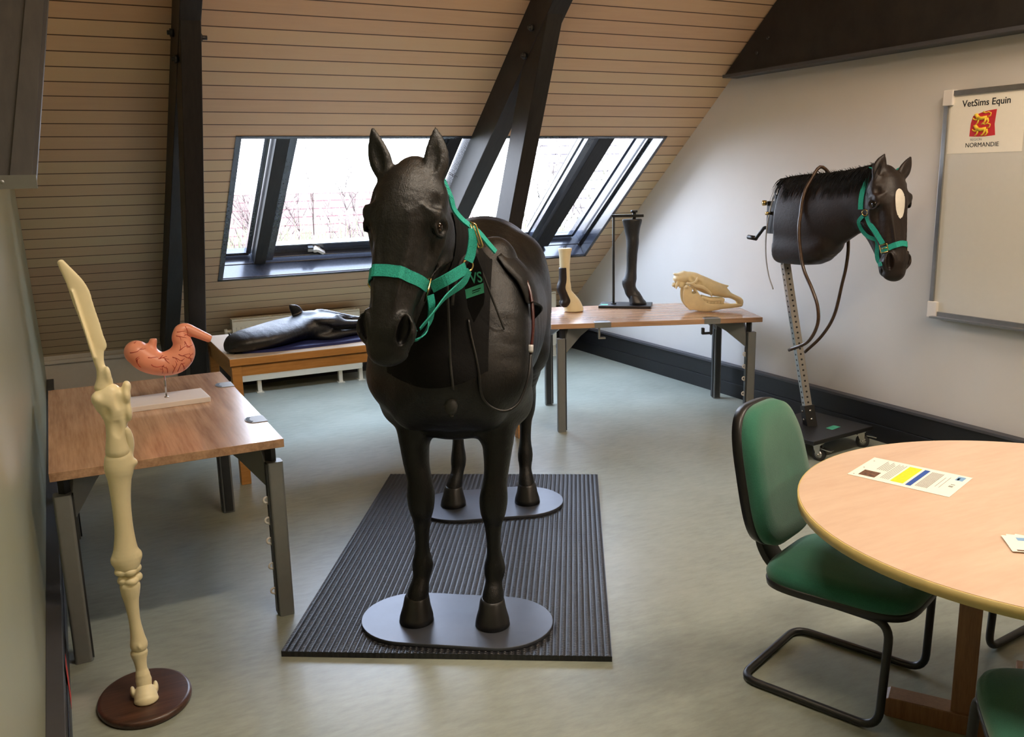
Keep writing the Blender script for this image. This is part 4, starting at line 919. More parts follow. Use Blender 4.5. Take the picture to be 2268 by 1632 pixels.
def hug(pts, off, n=6):
    out = []
    for p in catmull(pts, n):
        h = bv.find_nearest(Vector(p)); q, nn = h[0], h[1]; d = (Vector(p) - q)
        inside = d.dot(nn) < 0
        out.append(q + nn * off if (inside or d.length < off) else Vector(p))
    for _ in range(3): out = [out[0]] + [(out[i - 1] + out[i] * 2 + out[i + 1]) / 4 for i in range(1, len(out) - 1)] + [out[-1]]
    return out
m = MB(); m.tube(hug([(0.31, 0.07, 1.30), (0.29, 0.068, 1.15), (0.26, 0.062, 1.03), (0.24, 0.060, 0.965)], 0.006), 0.0042, 8); m.build('bulb_tube', M['tube_clear'] if False else M['bulb'], horse)
m = MB(); m.ball((0.245, 0.058, 0.898), (0.0215, 0.0215, 0.032), 20, 14); m.cyl((0.245, 0.058, 0.93), (0.243, 0.059, 0.955), 0.011, 12); m.cyl((0.243, 0.059, 0.955), (0.242, 0.06, 0.972), 0.016, 12); m.cyl((0.245, 0.058, 0.862), (0.245, 0.058, 0.87), 0.008, 10); m.build('rubber_bulb', M['bulb'], horse)
m = MB(); m.tube(hug([(0.18, 0.10, 1.16), (0.19, 0.112, 1.05), (0.20, 0.137, 0.945), (0.20, 0.175, 0.885), (0.18, 0.223, 0.862), (0.16, 0.262, 0.878), (0.14, 0.283, 0.915), (0.12, 0.300, 0.97), (0.08, 0.305, 1.03)], 0.006, 8), 0.0048, 8); m.build('drain_tube', M['tube_black'], horse)
m = MB(); m.tube(hug([(0.08, 0.305, 1.03), (0.03, 0.312, 1.12), (-0.02, 0.305, 1.20), (-0.06, 0.285, 1.26), (-0.10, 0.26, 1.285)], 0.006, 8), 0.0055, 8); m.build('red_tube', M['tube_red'], horse)
m = MB(); m.tube(hug([(0.08, 0.305, 1.035), (0.075, 0.306, 1.06)], 0.006, 3), 0.0085, 10); m.build('tube_joint', M['tube_clear'], horse)
m = MB(); m.tube(hug([(0.18, 0.150, 1.345), (0.16, 0.175, 1.27), (0.14, 0.20, 1.19), (0.12, 0.222, 1.12)], 0.006, 6), 0.0035, 8); m.build('thin_tube', M['tube_clear'] if False else M['bulb'], horse)
m = MB(); m.tube(hug([(0.26, 0.075, 1.22), (0.25, 0.085, 1.30), (0.23, 0.11, 1.36), (0.22, 0.135, 1.372)], 0.006, 6), 0.006, 8); m.cyl((0.23, 0.128, 1.368), (0.21, 0.148, 1.382), 0.012, 12); m.build('bent_tube', M['bulb'], horse)
# open skin flap on the left flank
m = MB(); rows = []
edge = [(-0.02, 0.195, 1.345), (0.0, 0.225, 1.305), (0.0, 0.262, 1.262), (0.0, 0.282, 1.218), (0.0, 0.292, 1.190), (0.0, 0.310, 1.194)]
root = [(-0.24, 0.15, 1.36), (-0.24, 0.22, 1.32), (-0.24, 0.27, 1.25), (-0.22, 0.29, 1.18), (-0.20, 0.295, 1.12), (-0.18, 0.30, 1.10)]
E1 = catmull(edge, 5); R1 = catmull(root, 5)
for e, r in zip(E1, R1):
    row = []
    for k in range(9):
        t_ = k / 8; p = r * (1 - t_) + e * t_ + np.array([0, 0.035 * math.sin(math.pi * t_) * 1.0, 0.01 * math.sin(math.pi * t_)]); row.append(p)
    rows.append(row + [q + np.array([-0.004, -0.005, -0.003]) for q in row[::-1]])
m.loft([[tuple(p) for p in r] for r in rows]); m.build('skin_flap', M['horse'], horse)
# printed pouch on the neck side
XP = Matrix(((0, 0, 1, 0.262), (1, 0, 0, 0), (0, 1, 0, 0), (0, 0, 0, 1)))      # pouch face looks forward
m = MB(); m.prism([(0.115, 1.292), (0.124, 1.212), (0.141, 1.165), (0.174, 1.222), (0.178, 1.247), (0.173, 1.325), (0.156, 1.372), (0.126, 1.345)], -0.012, 0.0, 'z', 0, XP)
pch = m.build('printed_pouch', M['bib'], horse, bevel=0.002)
text_obj('VS', 0.046, XP @ Matrix.Translation((0.1545, 1.289, 0.0006)) @ Matrix.Rotation(R_(8), 4, 'Z') @ Matrix.Scale(0.78, 4, (1, 0, 0)), M['ink_teal'], pch, 0.0006, 'lettering', True)
m = MB(); m.prism([(0.1205, 1.240), (0.176, 1.258), (0.1745, 1.288), (0.1175, 1.268)], 0.0, 0.0012, 'z', 0, XP); m.build('teal_label', M['ink_teal'], pch)
m = MB(); m.prism([(0.1395, 1.262), (0.166, 1.271), (0.166, 1.274), (0.1395, 1.265)], 0.0012, 0.0016, 'z', 0, XP); m.prism([(0.1395, 1.256), (0.162, 1.264), (0.162, 1.266), (0.1395, 1.258)], 0.0012, 0.0016, 'z', 0, XP); m.build('small_print', M['bib'], pch)
# stray mane hairs behind the ears
m = MB(); rnd = random.Random(3)
for i in range(60):
    a = FH.P(0.0 + rnd.uniform(-0.01, 0.04), rnd.uniform(-0.02, 0.02), -0.05 - rnd.uniform(0, 0.04)); b_ = a + np.array([rnd.uniform(-0.08, 0.0), rnd.uniform(-0.01, 0.10), rnd.uniform(-0.06, 0.04)])
    m.tube([a, (a + b_) / 2 + np.array([0, 0, 0.025]), b_], [0.0012, 0.001, 0.0004], 4)
m.build('mane', M['hair'], horse)
# feet plates and mat
def capsule(L, r, n=24): return [(L / 2 + r * math.cos(a), r * math.sin(a)) for a in [-math.pi / 2 + math.pi * k / n for k in range(n + 1)]] + [(-L / 2 + r * math.cos(a), r * math.sin(a)) for a in [math.pi / 2 + math.pi * k / n for k in range(n + 1)]]
for nm, c, ang, L_, r_ in (('large dark steel plate with rounded ends under the front hooves', (1.150, 2.772), -36, 0.32, 0.192), ('large dark steel plate with rounded ends under the hind hooves', (1.775, 3.782), -19, 0.31, 0.205)):
    m = MB(); m.prism(capsule(L_, r_), 0.0205, 0.035, 'z', 0, None, True); tag(m.build('foot_plate', M['plate'], None, (c[0], c[1], 0), rot=(0, 0, R_(ang)), bevel=0.002), nm, 'steel plate', 'steel plates under the hooves')
m = MB(); m.box((-0.568, -0.94, 0.0), (0.568, 0.94, 0.02)); 
for i in range(52): m.box((-0.568 + i * 0.02184, -0.94, 0.02), (-0.568 + i * 0.02184 + 0.012, 0.94, 0.0212))
mt = m.build('rubber_mat', M['mat'], None, (1.507, 3.395, 0), rot=(0, 0, -math.atan2(0.514, 0.858))); tag(mt, 'large black ribbed rubber mat on the floor under the horse', 'mat')

# ---------------------------------------------------------------- bay head and neck trainer on a stand
B0 = np.array([3.84, 3.78, 0.0])
tr = thing('horse_head_mannequin', 'dark bay horse head and neck model with white star on the wheeled stand', 'horse model', tuple(B0))
FT = Fr(np.array([3.81, 3.235, 1.588]) - B0, R_(-103), R_(72), 1.02, 0.0, 0.835, 1.04)
S = SDF((3.52 - B0[0], 2.98 - B0[1], 0.98), (4.04 - B0[0], 4.12 - B0[1], 1.84), 0.006)
q = lambda x, y, z: (x - B0[0], y - B0[1], z)
S.chain([q(3.82, 4.10, 1.32) + (0.115, 0.235), q(3.82, 3.94, 1.330) + (0.118, 0.238), q(3.82, 3.80, 1.340) + (0.116, 0.238), q(3.82, 3.66, 1.375) + (0.106, 0.205), q(3.815, 3.50, 1.425) + (0.086, 0.168), q(3.81, 3.40, 1.465) + (0.074, 0.140), tuple(FT.P(0.06, 0, -0.11)) + (0.06, 0.10)], (1, 0, 0), 0.05, n=8)
for s in (-1, 1): S.chain([q(3.82 + s * 0.045, 3.95, 1.155) + (0.07, 0.075), q(3.82 + s * 0.04, 3.74, 1.155) + (0.06, 0.07), q(3.82 + s * 0.03, 3.64, 1.195) + (0.05, 0.05)], (1, 0, 0), 0.05)
sculpt_head(S, FT, ((0.30, -0.28), (0.22, 0.62)), 0.122)
S.ell(FT.P(0.20, 0, -0.20), (0.055, 0.075, 0.10), FT.l, FT.d, 0.05)
S.halfcut(q(3.82, 3.962, 1.3), (0, 1, 0.05))
hb2 = S.mesh('head_and_neck', M['brown'], tr, 5); bv2 = bvh_of(hb2); eyes(FT, tr, M['eye'])
# white star
def startest(c):
    s_, y_, z_ = [(np.array(c) - FT.O).dot(a) / FT.k for a in (FT.d, FT.l, FT.n)]
    return z_ > -0.03 and abs(s_ - 0.165) < 0.075 and abs(y_) < 0.027 * math.sqrt(max(0, 1 - ((s_ - 0.15) / (0.055 if s_ < 0.15 else 0.09)) ** 2))
def starfix(v):
    s_, y_, z_ = [(np.array(v) - FT.O).dot(a) / FT.k for a in (FT.d, FT.l, FT.n)]
    hw = 0.027 * math.sqrt(max(0, 1 - ((s_ - 0.15) / (0.055 if s_ < 0.15 else 0.09)) ** 2))
    if abs(y_) > hw - 0.003: y_ = math.copysign(hw, y_)
    return tuple(FT.O + FT.k * (s_ * FT.d + y_ * FT.l + z_ * FT.n))
shell(hb2, startest, 0.0015, 'white_star', M['star'], tr, starfix)
m = MB(); rnd = random.Random(5)
crest = catmull([q(3.82, 3.97, 1.560), q(3.82, 3.80, 1.580), q(3.82, 3.64, 1.588), q(3.815, 3.50, 1.598), q(3.81, 3.39, 1.612), q(3.80, 3.29, 1.63)], 12)
for i in range(760):
    c_ = crest[int(rnd.uniform(0, len(crest) - 1))] + np.array([rnd.uniform(-0.01, 0.01), rnd.uniform(-0.012, 0.012), -0.008]); L_ = rnd.uniform(0.03, 0.15); sw = rnd.uniform(-0.02, 0.09)
    pts = []
    for k in range(5):
        t_ = k / 4; p = c_ + np.array([-0.015 - 0.09 * t_ * 0.6, sw * t_, 0.014 * math.sin(t_ * 3) - L_ * t_ * t_]); h = bv2.find_nearest(Vector(p)); d = (Vector(p) - h[0]).dot(h[1])
        if d < 0.004: p = np.array(h[0] + h[1] * 0.004)
        pts.append(tuple(p))
    m.tube(pts, [0.0026, 0.0024, 0.002, 0.0014, 0.0004], 4)
for i in range(140):
    c_ = crest[int(rnd.uniform(0, len(crest) - 1))]; m.tube([tuple(c_), tuple(c_ + np.array([rnd.uniform(-0.01, 0.01), rnd.uniform(-0.0, 0.03), rnd.uniform(0.006, 0.02)]))], [0.0016, 0.0004], 4)
m.build('mane', M['hair'], tr)
h2 = thing('halter', 'turquoise webbing halter on the dark bay horse head', 'halter', tuple(B0))
def side(pts, off=0.004, dens=4):
    """lay points (y, z) on the near flank of the head, then mirror them to the far flank"""
    P = []
    for y, z in catmull(pts, dens):
        h = bv2.ray_cast(Vector((-0.9, y - B0[1], z)), Vector((1, 0, 0))); P.append(h[0] + h[1] * off if h[0] is not None else None)
    for i, p in enumerate(P):
        if p is None:
            nb = [q_ for q_ in P[max(0, i - 3):i + 4] if q_ is not None]; y, z = catmull(pts, dens)[i]; P[i] = Vector((nb[0].x if nb else -0.08, y - B0[1], z))
    for _ in range(2): P = [P[0]] + [(P[i - 1] + P[i] * 2 + P[i + 1]) / 4 for i in range(1, len(P) - 1)] + [P[-1]]
    return P
Ol, Ll = Vector(FT.O), Vector(FT.l)
def mir(p): return p - Ll * (2 * (p - Ol).dot(Ll))
CRN = [(3.301, 1.608), (3.34, 1.55), (3.359, 1.495), (3.358, 1.40)]; RG1 = (3.324, 1.385); RG2 = (3.196, 1.209)
CHK = [(3.314, 1.367), (3.282, 1.327), (3.244, 1.281), (3.206, 1.231)]
THR = [(3.345, 1.368), (3.374, 1.34), (3.377, 1.302), (3.357, 1.273), (3.32, 1.252), (3.273, 1.238)]
CHN = [(3.272, 1.245), (3.271, 1.182), (3.256, 1.137), (3.221, 1.126), (3.185, 1.135)]
def two(pts, nm, w, nor=(-1, -0.25, 0), off=0.005):
    P = side(pts, off)
    for g_ in (0, 1):
        Q = [mir(p) for p in P] if g_ else P; n_ = Vector(nor); n_ = n_ - Ll * (2 * n_.dot(Ll)) if g_ else n_
        m = MB(); m.strap(Q, [n_] * len(Q), w, 0.0035); m.build(nm, M['teal'], h2)
two(CRN, 'crown_strap', 0.026); two(CHK, 'cheek_strap', 0.026); two(THR, 'throat_strap', 0.020); two(CHN, 'chin_strap', 0.022)
for rr, sq in ((RG1, 0), (RG2, 1)):
    p = side([rr, (rr[0], rr[1] + 0.001)], 0.008, 1)[0]
    for g_ in (0, 1):
        n_ = Vector((-1, -0.25, 0)); n_ = n_ - Ll * (2 * n_.dot(Ll)) if g_ else n_
        ring_part(h2, mir(p) if g_ else p, n_, FT.d, M['brass'], 0.020 if sq else 0.015, bool(sq))
W3 = Wrap(bv2, FT)
sr = side([RG2, (RG2[0], RG2[1] + 0.001)], 0.0, 1)[0]; ss = (np.array(sr) - FT.O).dot(FT.d) / FT.kx
P, N = W3.path([(ss - 0.012 + 0.02 * abs(math.sin(a)), 0.075 * math.sin(a), -0.085 + 0.065 * math.cos(a)) for a in [R_(-104 + 208 * i / 22) for i in range(23)]], 0.004)
m = MB(); m.strap(P, N, 0.028, 0.0035); m.build('noseband', M['teal'], h2)
# stand
t = thing('wheeled_stand', 'black wheeled base with perforated steel post carrying the bay horse head', 'stand', tuple(B0))
b0 = np.array([3.865, 3.76, 0.135]) - B0; b1 = np.array([3.84, 4.085, 1.42]) - B0; dv = Vector(b1 - b0).normalized(); a_ = Vector((1, 0, 0)); a_ = (a_ - dv * a_.dot(dv)).normalized(); c_ = dv.cross(a_)
Xm = Matrix.Identity(4)
for i in range(3): Xm[i][0] = a_[i]; Xm[i][1] = c_[i]; Xm[i][2] = dv[i]; Xm[i][3] = b0[i]
Xm = Xm @ Matrix.Rotation(R_(-20), 4, 'Z'); LL = float(np.linalg.norm(b1 - b0))
m = MB(); m.box((-0.022, -0.022, 0.11), (0.022, 0.022, LL), 0, Xm); post = m.build('post', M['chrome_dull'] if 'chrome_dull' in M else M['alu'], t, bevel=0.002)
m = MB()
for i in range(int((LL - 0.13) / 0.032)):
    z = 0.13 + i * 0.032
    for (fx, fy, ax) in ((0, -0.0225, 'y'), (-0.0225, 0, 'x'), (0.0225, 0, 'x'), (0, 0.0225, 'y')):
        p = Vector((fx, fy, z)); e = Vector((0, 0.0006, 0)) if ax == 'y' else Vector((0.0006, 0, 0)); m.cyl(p - e, p + e, 0.006, 10, 0, X=Xm)
m.build('post_holes', M['ink'], post)
m = MB(); m.box((-0.031, -0.031, -0.02), (0.031, 0.031, 0.112), 0, Xm); m.build('socket', M['black_metal'], t, bevel=0.002)
for zz in (0.03, 0.08):
    for sx in (-1, 1):
        m = MB(); m.cyl((sx * 0.02 * 0, -0.036, zz), (0, -0.031, zz), 0.008, 12, 0, X=Xm) if sx < 0 else m.cyl((-0.037, 0, zz), (-0.031, 0, zz), 0.008, 12, 0, X=Xm); m.build('bolt', M['chrome'], t)
pl = [(3.63, 3.495), (4.155, 3.55), (4.11, 4.0), (3.59, 3.95)]
m = MB(); m.prism([(x - B0[0], y - B0[1]) for x, y in pl], 0.105, 0.13, 'z'); m.build('base_plate', M['black_metal'], t, bevel=0.004)
m = MB(); m.prism([(x - B0[0], y - B0[1]) for x, y in [(3.889, 3.659), (3.892, 3.613), (3.983, 3.635), (3.97, 3.678)]], 0.130, 0.1306, 'z'); m.build('sticker', M['ink_teal'], t)
for (x, y, a) in ((3.70, 3.545, -70), (4.10, 3.60, -50), (4.05, 3.93, 20), (3.65, 3.90, 30)):
    X = Matrix.Translation((x - B0[0], y - B0[1], 0)) @ Matrix.Rotation(R_(a), 4, 'Z')
    m = MB(); m.cyl((0.02, -0.012, 0.038), (0.02, 0.012, 0.038), 0.038, 28, 0, X=X); wh = m.build('caster_wheel', M['bulb'], t, bevel=0.003)
    m = MB(); m.cyl((0.02, -0.014, 0.038), (0.02, 0.014, 0.038), 0.022, 20, 0, X=X); m.build('wheel_hub', M['chrome'], wh)
    m = MB()
    for s in (-1, 1): m.prism([(-0.015, 0.095), (0.03, 0.095), (0.03, 0.03), (0.012, 0.028)], s * 0.017 - 0.0015, s * 0.017 + 0.0015, 'y', 0, X)
    m.box((-0.03, -0.026, 0.095), (0.035, 0.026, 0.105), 0, X); m.cyl((0.02, -0.02, 0.038), (0.02, 0.02, 0.038), 0.006, 10, 0, X=X); m.build('caster_fork', M['chrome'], t)
    m = MB(); m.box((0.03, -0.02, 0.078), (0.085, 0.02, 0.083), 0, X @ Matrix.Rotation(R_(8), 4, 'Y')); m.build('brake_pedal', M['chrome'], t)
m = MB(); m.box((3.805 - B0[0], 4.045 - B0[1], 1.24), (3.855 - B0[0], 4.125 - B0[1], 1.43)); m.box((3.79 - B0[0], 4.03 - B0[1], 1.36), (3.87 - B0[0], 4.05 - B0[1], 1.47)); mp_ = m.build('head_bracket', M['black_metal'], t, bevel=0.003)
m = MB(); m.cyl(q(3.80, 4.125, 1.42), q(3.78, 4.135, 1.42), 0.016, 14); m.cyl(q(3.81, 4.09, 1.36), q(3.77, 4.09, 1.36), 0.010, 12); m.build('adjusting_knob', M['brass'], mp_)
m = MB(); m.tube(rounded([q(3.83, 4.09, 1.265), q(3.80, 4.135, 1.275), q(3.80, 4.205, 1.205), q(3.80, 4.265, 1.212)], 0.012, 4), [0.011] * 12, 10); m.tube([q(3.80, 4.20, 1.207), q(3.80, 4.27, 1.212)], 0.014, 12); m.build('crank_handle', M['black_metal'], t)
# hoses draped over the neck
def proud(pts, off, n=6):
    out = []
    for p in catmull(pts, n):
        h = bv2.find_nearest(Vector(p)); d = (Vector(p) - h[0]).dot(h[1]); out.append(h[0] + h[1] * off if d < off else Vector(p))
    return out
hose = [q(3.66, 3.745, 0.605), q(3.655, 3.603, 0.674), q(3.65, 3.533, 0.777), q(3.65, 3.536, 0.876), q(3.655, 3.588, 0.969), q(3.665, 3.661, 1.062), q(3.67, 3.70, 1.16), q(3.68, 3.73, 1.31), q(3.73, 3.74, 1.47), q(3.80, 3.715, 1.62), q(3.90, 3.69, 1.52), q(3.94, 3.65, 1.36), q(3.955, 3.63, 1.20), q(3.95, 3.63, 1.08), q(3.94, 3.645, 0.97), q(3.93, 3.68, 0.79), q(3.92, 3.755, 0.66), q(3.91, 3.872, 0.545)]
m = MB(); m.tube(proud(hose, 0.011, 6), 0.0095, 10); hs = m.build('rubber_hose', M['tube_dark'], None, tuple(B0)); tag(hs, 'long brown rubber hose draped over the bay horse neck', 'hose')
m = MB(); m.tube(catmull([q(3.80, 4.04, 1.50), q(3.79, 4.075, 1.40), q(3.79, 4.105, 1.24), q(3.79, 4.10, 1.10), q(3.79, 4.07, 0.99), q(3.79, 4.03, 0.915)], 6), 0.0042, 8); cl = m.build('thin_hose', M['tube_clear'], None, tuple(B0)); tag(cl, 'thin clear hose hanging behind the bay horse neck', 'hose')

# ---------------------------------------------------------------- black head lying on the desk
D0 = np.array([1.2, 5.1, 0.70]); t = thing('horse_head_skin', 'glossy black horse head and neck model lying on its side on the desk', 'horse model', tuple(D0))
FD = Fr((0.0, 0.10, 0.085), 0.0, R_(4), 0.9, R_(-90))
S = SDF((-0.46, -0.28, 0.0), (0.62, 0.22, 0.24), 0.0065)
S.chain([(-0.40, -0.13, 0.035, 0.03, 0.06), (-0.34, -0.13, 0.055, 0.055, 0.13), (-0.22, -0.10, 0.065, 0.064, 0.15), (-0.10, -0.04, 0.075, 0.068, 0.14), (0.02, 0.02, 0.08, 0.07, 0.12)], (0, 0, 1), 0.05)
sculpt_head(S, FD, ((-0.55, 0.95), (0.3, 0.2)), 0.12)
S.g = np.maximum(S.g, (0.004 - (S.lo[2] + np.arange(S.n[2]) * S.h))[None, None, :].astype(np.float32))
S.mesh('head_and_neck', M['hood'], t, 2)
m = MB(); o = [(-0.36, -0.2), (-0.2, -0.24), (0.0, -0.235), (0.25, -0.215), (0.5, -0.14), (0.5, 0.05), (0.2, 0.1), (-0.2, 0.08), (-0.38, -0.02)]
m.prism([tuple(p[:2]) for p in catmull([(x, y, 0) for x, y in o] + [(-0.36, -0.2, 0)], 5)][:-1], 0.0, 0.014, 'z'); m.build('foam_backing', M['blue'], t)
m = MB(); m.tube([(-0.40, -0.15, 0.02), (-0.42, -0.17, 0.006), (-0.40, -0.19, 0.005)], 0.006, 8); m.tube([(-0.38, -0.10, 0.05), (-0.405, -0.10, 0.10)], 0.005, 8); m.build('cable', M['tube_black'], t)
# ================================================================ TEACHING MODELS
# skeleton foreleg
K0 = np.array([0.093, 2.825, 0]); t = thing('bone_leg_model', 'tall ivory horse foreleg bones standing on an oval dark wooden base', 'anatomical model', tuple(K0))
m = MB(); n = 64
def base_ring(z, e): return [(0.140 * math.cos(a) - e * math.cos(a), 0.165 * math.sin(a) - e * math.sin(a), z) for a in [2 * math.pi * k / n for k in range(n)]]
m.loft([base_ring(0, 0.004), base_ring(0.006, 0), base_ring(0.016, 0), base_ring(0.022, 0.004), base_ring(0.024, 0.012)]); m.build('base', M['walnut'], t)
def bone(nm, fn, lo, hi, h=0.003):
    S = SDF(lo, hi, h); fn(S); S.mesh(nm, M['bone'], t, 1)
kx = -K0[0]
def scap(S):
    sc_ = [(0.0106, 1.3946, 0.0101), (0.0186, 1.377, 0.0143), (0.0332, 1.3485, 0.0202), (0.0425, 1.3271, 0.0244), (0.0499, 1.3022, 0.027), (0.0535, 1.2809, 0.0266), (0.0617, 1.2451, 0.0244), (0.0697, 1.209, 0.0236), (0.0769, 1.1726, 0.0219), (0.0809, 1.1471, 0.0239), (0.0778, 1.1367, 0.0185), (0.0763, 1.108, 0.0152), (0.08, 1.0822, 0.0135), (0.0837, 1.0636, 0.0177), (0.0854, 1.0414, 0.0236), (0.0819, 1.0236, 0.027)]
    S.chain([(x + kx, 0.006, z, r * 0.97, 0.006 if z > 1.12 else 0.007 + (1.12 - z) * 0.16) for x, z, r in sc_], (1, 0, 0), 0.004, n=2)
    S.chain([(0.030 + kx, -0.002, 1.31, 0.003, 0.008), (0.046 + kx, -0.004, 1.22, 0.003, 0.013), (0.064 + kx, -0.004, 1.12, 0.004, 0.012)], (1, 0, 0), 0.008)
    S.ell((0.096 + kx, -0.008, 1.065), (0.008, 0.010, 0.022), (1, 0, 0), k=0.012)
bone('scapula', scap, (-0.13, -0.05, 0.99), (0.08, 0.05, 1.41))
def hum(S):
    S.chain([(0.098 + kx, 0, 1.004, 0.030, 0.030), (0.094 + kx, 0, 0.985, 0.046, 0.036), (0.100 + kx, 0, 0.960, 0.040, 0.034), (0.104 + kx, 0, 0.92, 0.032, 0.028), (0.100 + kx, 0, 0.88, 0.028, 0.028), (0.098 + kx, 0, 0.85, 0.030, 0.03), (0.098 + kx, 0, 0.83, 0.034, 0.032)], (1, 0, 0), 0.010)
    S.ell((0.060 + kx, -0.010, 0.995), (0.016, 0.024, 0.018), (1, 0, 0), k=0.012); S.ell((0.143 + kx, -0.006, 1.022), (0.012, 0.018, 0.016), (1, 0, 0), k=0.010); S.ell((0.138 + kx, -0.01, 0.995), (0.013, 0.022, 0.026), (1, 0, 0), k=0.010); S.ell((0.140 + kx, -0.012, 0.945), (0.010, 0.016, 0.028), (1, 0, 0), k=0.012)
    S.ell((0.116 + kx, -0.038, 0.985), (0.010, 0.014, 0.026), (1, 0, 0), k=0.010, op='cut'); S.ell((0.078 + kx, -0.034, 0.950), (0.010, 0.012, 0.02), (1, 0, 0), k=0.010, op='cut'); S.ell((0.105 + kx, -0.030, 0.900), (0.012, 0.008, 0.022), (1, 0, 0), k=0.010, op='cut')
bone('humerus', hum, (-0.09, -0.07, 0.76), (0.09, 0.06, 1.06))
def rad(S):
    S.chain([(0.098 + kx, 0, 0.80, 0.040, 0.030), (0.097 + kx, 0, 0.775, 0.042, 0.031), (0.094 + kx, 0, 0.735, 0.033, 0.026), (0.091 + kx, 0, 0.66, 0.027, 0.022), (0.090 + kx, 0, 0.58, 0.027, 0.022), (0.088 + kx, 0, 0.52, 0.034, 0.026), (0.087 + kx, 0, 0.487, 0.042, 0.030), (0.087 + kx, 0, 0.468, 0.038, 0.028)], (1, 0, 0), 0.01)
    S.chain([(0.118 + kx, -0.008, 0.905, 0.006, 0.012), (0.128 + kx, 0.0, 0.88, 0.014, 0.016), (0.130 + kx, 0.01, 0.84, 0.017, 0.018), (0.118 + kx, 0.02, 0.79, 0.018, 0.02)], (1, 0, 0), 0.01)
    S.ell((0.136 + kx, 0, 0.785), (0.014, 0.014, 0.012), (1, 0, 0), k=0.01); S.ell((0.055 + kx, 0, 0.485), (0.012, 0.014, 0.014), (1, 0, 0), k=0.01); S.ell((0.122 + kx, 0, 0.492), (0.010, 0.014, 0.014), (1, 0, 0), k=0.01)
bone('radius', rad, (-0.08, -0.06, 0.43), (0.09, 0.06, 0.93))
def carp(S):
    for x, y, z, r in ((0.068, -0.004, 0.448, 0.020), (0.092, -0.010, 0.445, 0.020), (0.110, 0, 0.450, 0.017), (0.070, -0.002, 0.418, 0.017), (0.093, -0.01, 0.414, 0.021), (0.112, 0, 0.420, 0.015), (0.088, 0.016, 0.432, 0.024)): S.ell((x + kx, y, z), (r, r, 0.0145), (1, 0, 0), k=0.003)
bone('carpal_bones', carp, (-0.06, -0.05, 0.38), (0.06, 0.06, 0.48), 0.0025)
def can(S): S.chain([(0.088 + kx, 0, 0.394, 0.030, 0.026), (0.087 + kx, 0, 0.372, 0.027, 0.023), (0.087 + kx, 0, 0.34, 0.021, 0.018), (0.089 + kx, 0, 0.28, 0.017, 0.015), (0.092 + kx, 0, 0.225, 0.021, 0.018), (0.093 + kx, 0, 0.198, 0.026, 0.022), (0.093 + kx, 0, 0.19, 0.025, 0.022)], (1, 0, 0), 0.006); S.ell((0.093 + kx, -0.014, 0.196), (0.006, 0.012, 0.012), (1, 0, 0), k=0.004)
bone('cannon_bone', can, (-0.05, -0.04, 0.15), (0.05, 0.04, 0.43))
def pas(S): S.chain([(0.091 + kx, 0, 0.166, 0.026, 0.021), (0.091 + kx, -0.002, 0.15, 0.021, 0.018), (0.092 + kx, -0.008, 0.118, 0.017, 0.015), (0.093 + kx, -0.012, 0.098, 0.022, 0.018)], (1, 0, 0), 0.006); S.chain([(0.094 + kx, -0.016, 0.080, 0.024, 0.018), (0.094 + kx, -0.02, 0.062, 0.022, 0.018)], (1, 0, 0), 0.005)
bone('pastern_bones', pas, (-0.05, -0.06, 0.03), (0.05, 0.04, 0.2))
def cof(S):
    S.chain([(0.093 + kx, -0.022, 0.056, 0.024, 0.02), (0.094 + kx, -0.034, 0.04, 0.031, 0.03), (0.094 + kx, -0.044, 0.026, 0.037, 0.036)], (1, 0, 0), 0.006)
    for s in (-1, 1): S.ell((0.093 + kx + s * 0.034, -0.010, 0.045), (0.008, 0.02, 0.018), (1, 0, 0), k=0.008)
    S.g = np.maximum(S.g, (0.0245 - (S.lo[2] + np.arange(S.n[2]) * S.h))[None, None, :].astype(np.float32))
bone('coffin_bone', cof, (-0.06, -0.1, 0.0), (0.06, 0.03, 0.09))

# stomach model
G0 = np.array([0.35, 3.95, 0.70]); t = thing('stomach_model', 'salmon pink stomach model on a rod above its white base', 'anatomical model', tuple(G0))
m = MB(); m.box((-0.175, -0.10, 0), (0.16, 0.10, 0.022), 0, Matrix.Rotation(R_(3), 4, 'Z')); m.build('base', M['white_plastic'], t, bevel=0.002)
m = MB(); m.cyl((0, 0, 0.022), (0, 0, 0.12), 0.0035, 12); m.cyl((0, 0, 0.022), (0, 0, 0.026), 0.009, 16); m.build('rod', M['chrome'], t)
S = SDF((-0.18, -0.09, 0.08), (0.24, 0.09, 0.36), 0.004); g = lambda x, z, r: (x - G0[0], 0, z - G0[2], r * 1.09, r)
S.chain([g(.255, .925, .050), g(.29, .892, .054), g(.345, .868, .050), g(.40, .875, .054), g(.432, .905, .050), g(.437, .945, .038), g(.429, .97, .033)], (0, 1, 0), 0.012, n=5)
S.chain([g(.429, .965, .032), g(.432, .998, .027), g(.455, 1.006, .024), g(.485, .99, .022), g(.542, .957, .0175)], (0, 1, 0), 0.01, n=5)
S.chain([g(.315, .90, .026), g(.312, .935, .019), g(.321, .968, .0155)], (0, 1, 0), 0.015, n=4)
S.ell((0.443 - .35, 0, 1.0 - .7 - .045), (0.03, 0.05, 0.012), (0, 1, 0), k=0.01, op='cut') if False else None
S.ell((0.562 - .35, 0, 0.947 - .7), (0.03, 0.03, 0.013), (0, 1, 0), (0.9, 0, -0.42), 0.003, 'cut'); S.ell((0.322 - .35, 0, 0.99 - .7), (0.03, 0.03, 0.013), (0, 1, 0), (0, 0, 1), 0.003, 'cut')
sb = S.mesh('stomach', M['stomach'], t, 2); sbv = bvh_of(sb)
m = MB(); rnd = random.Random(11)
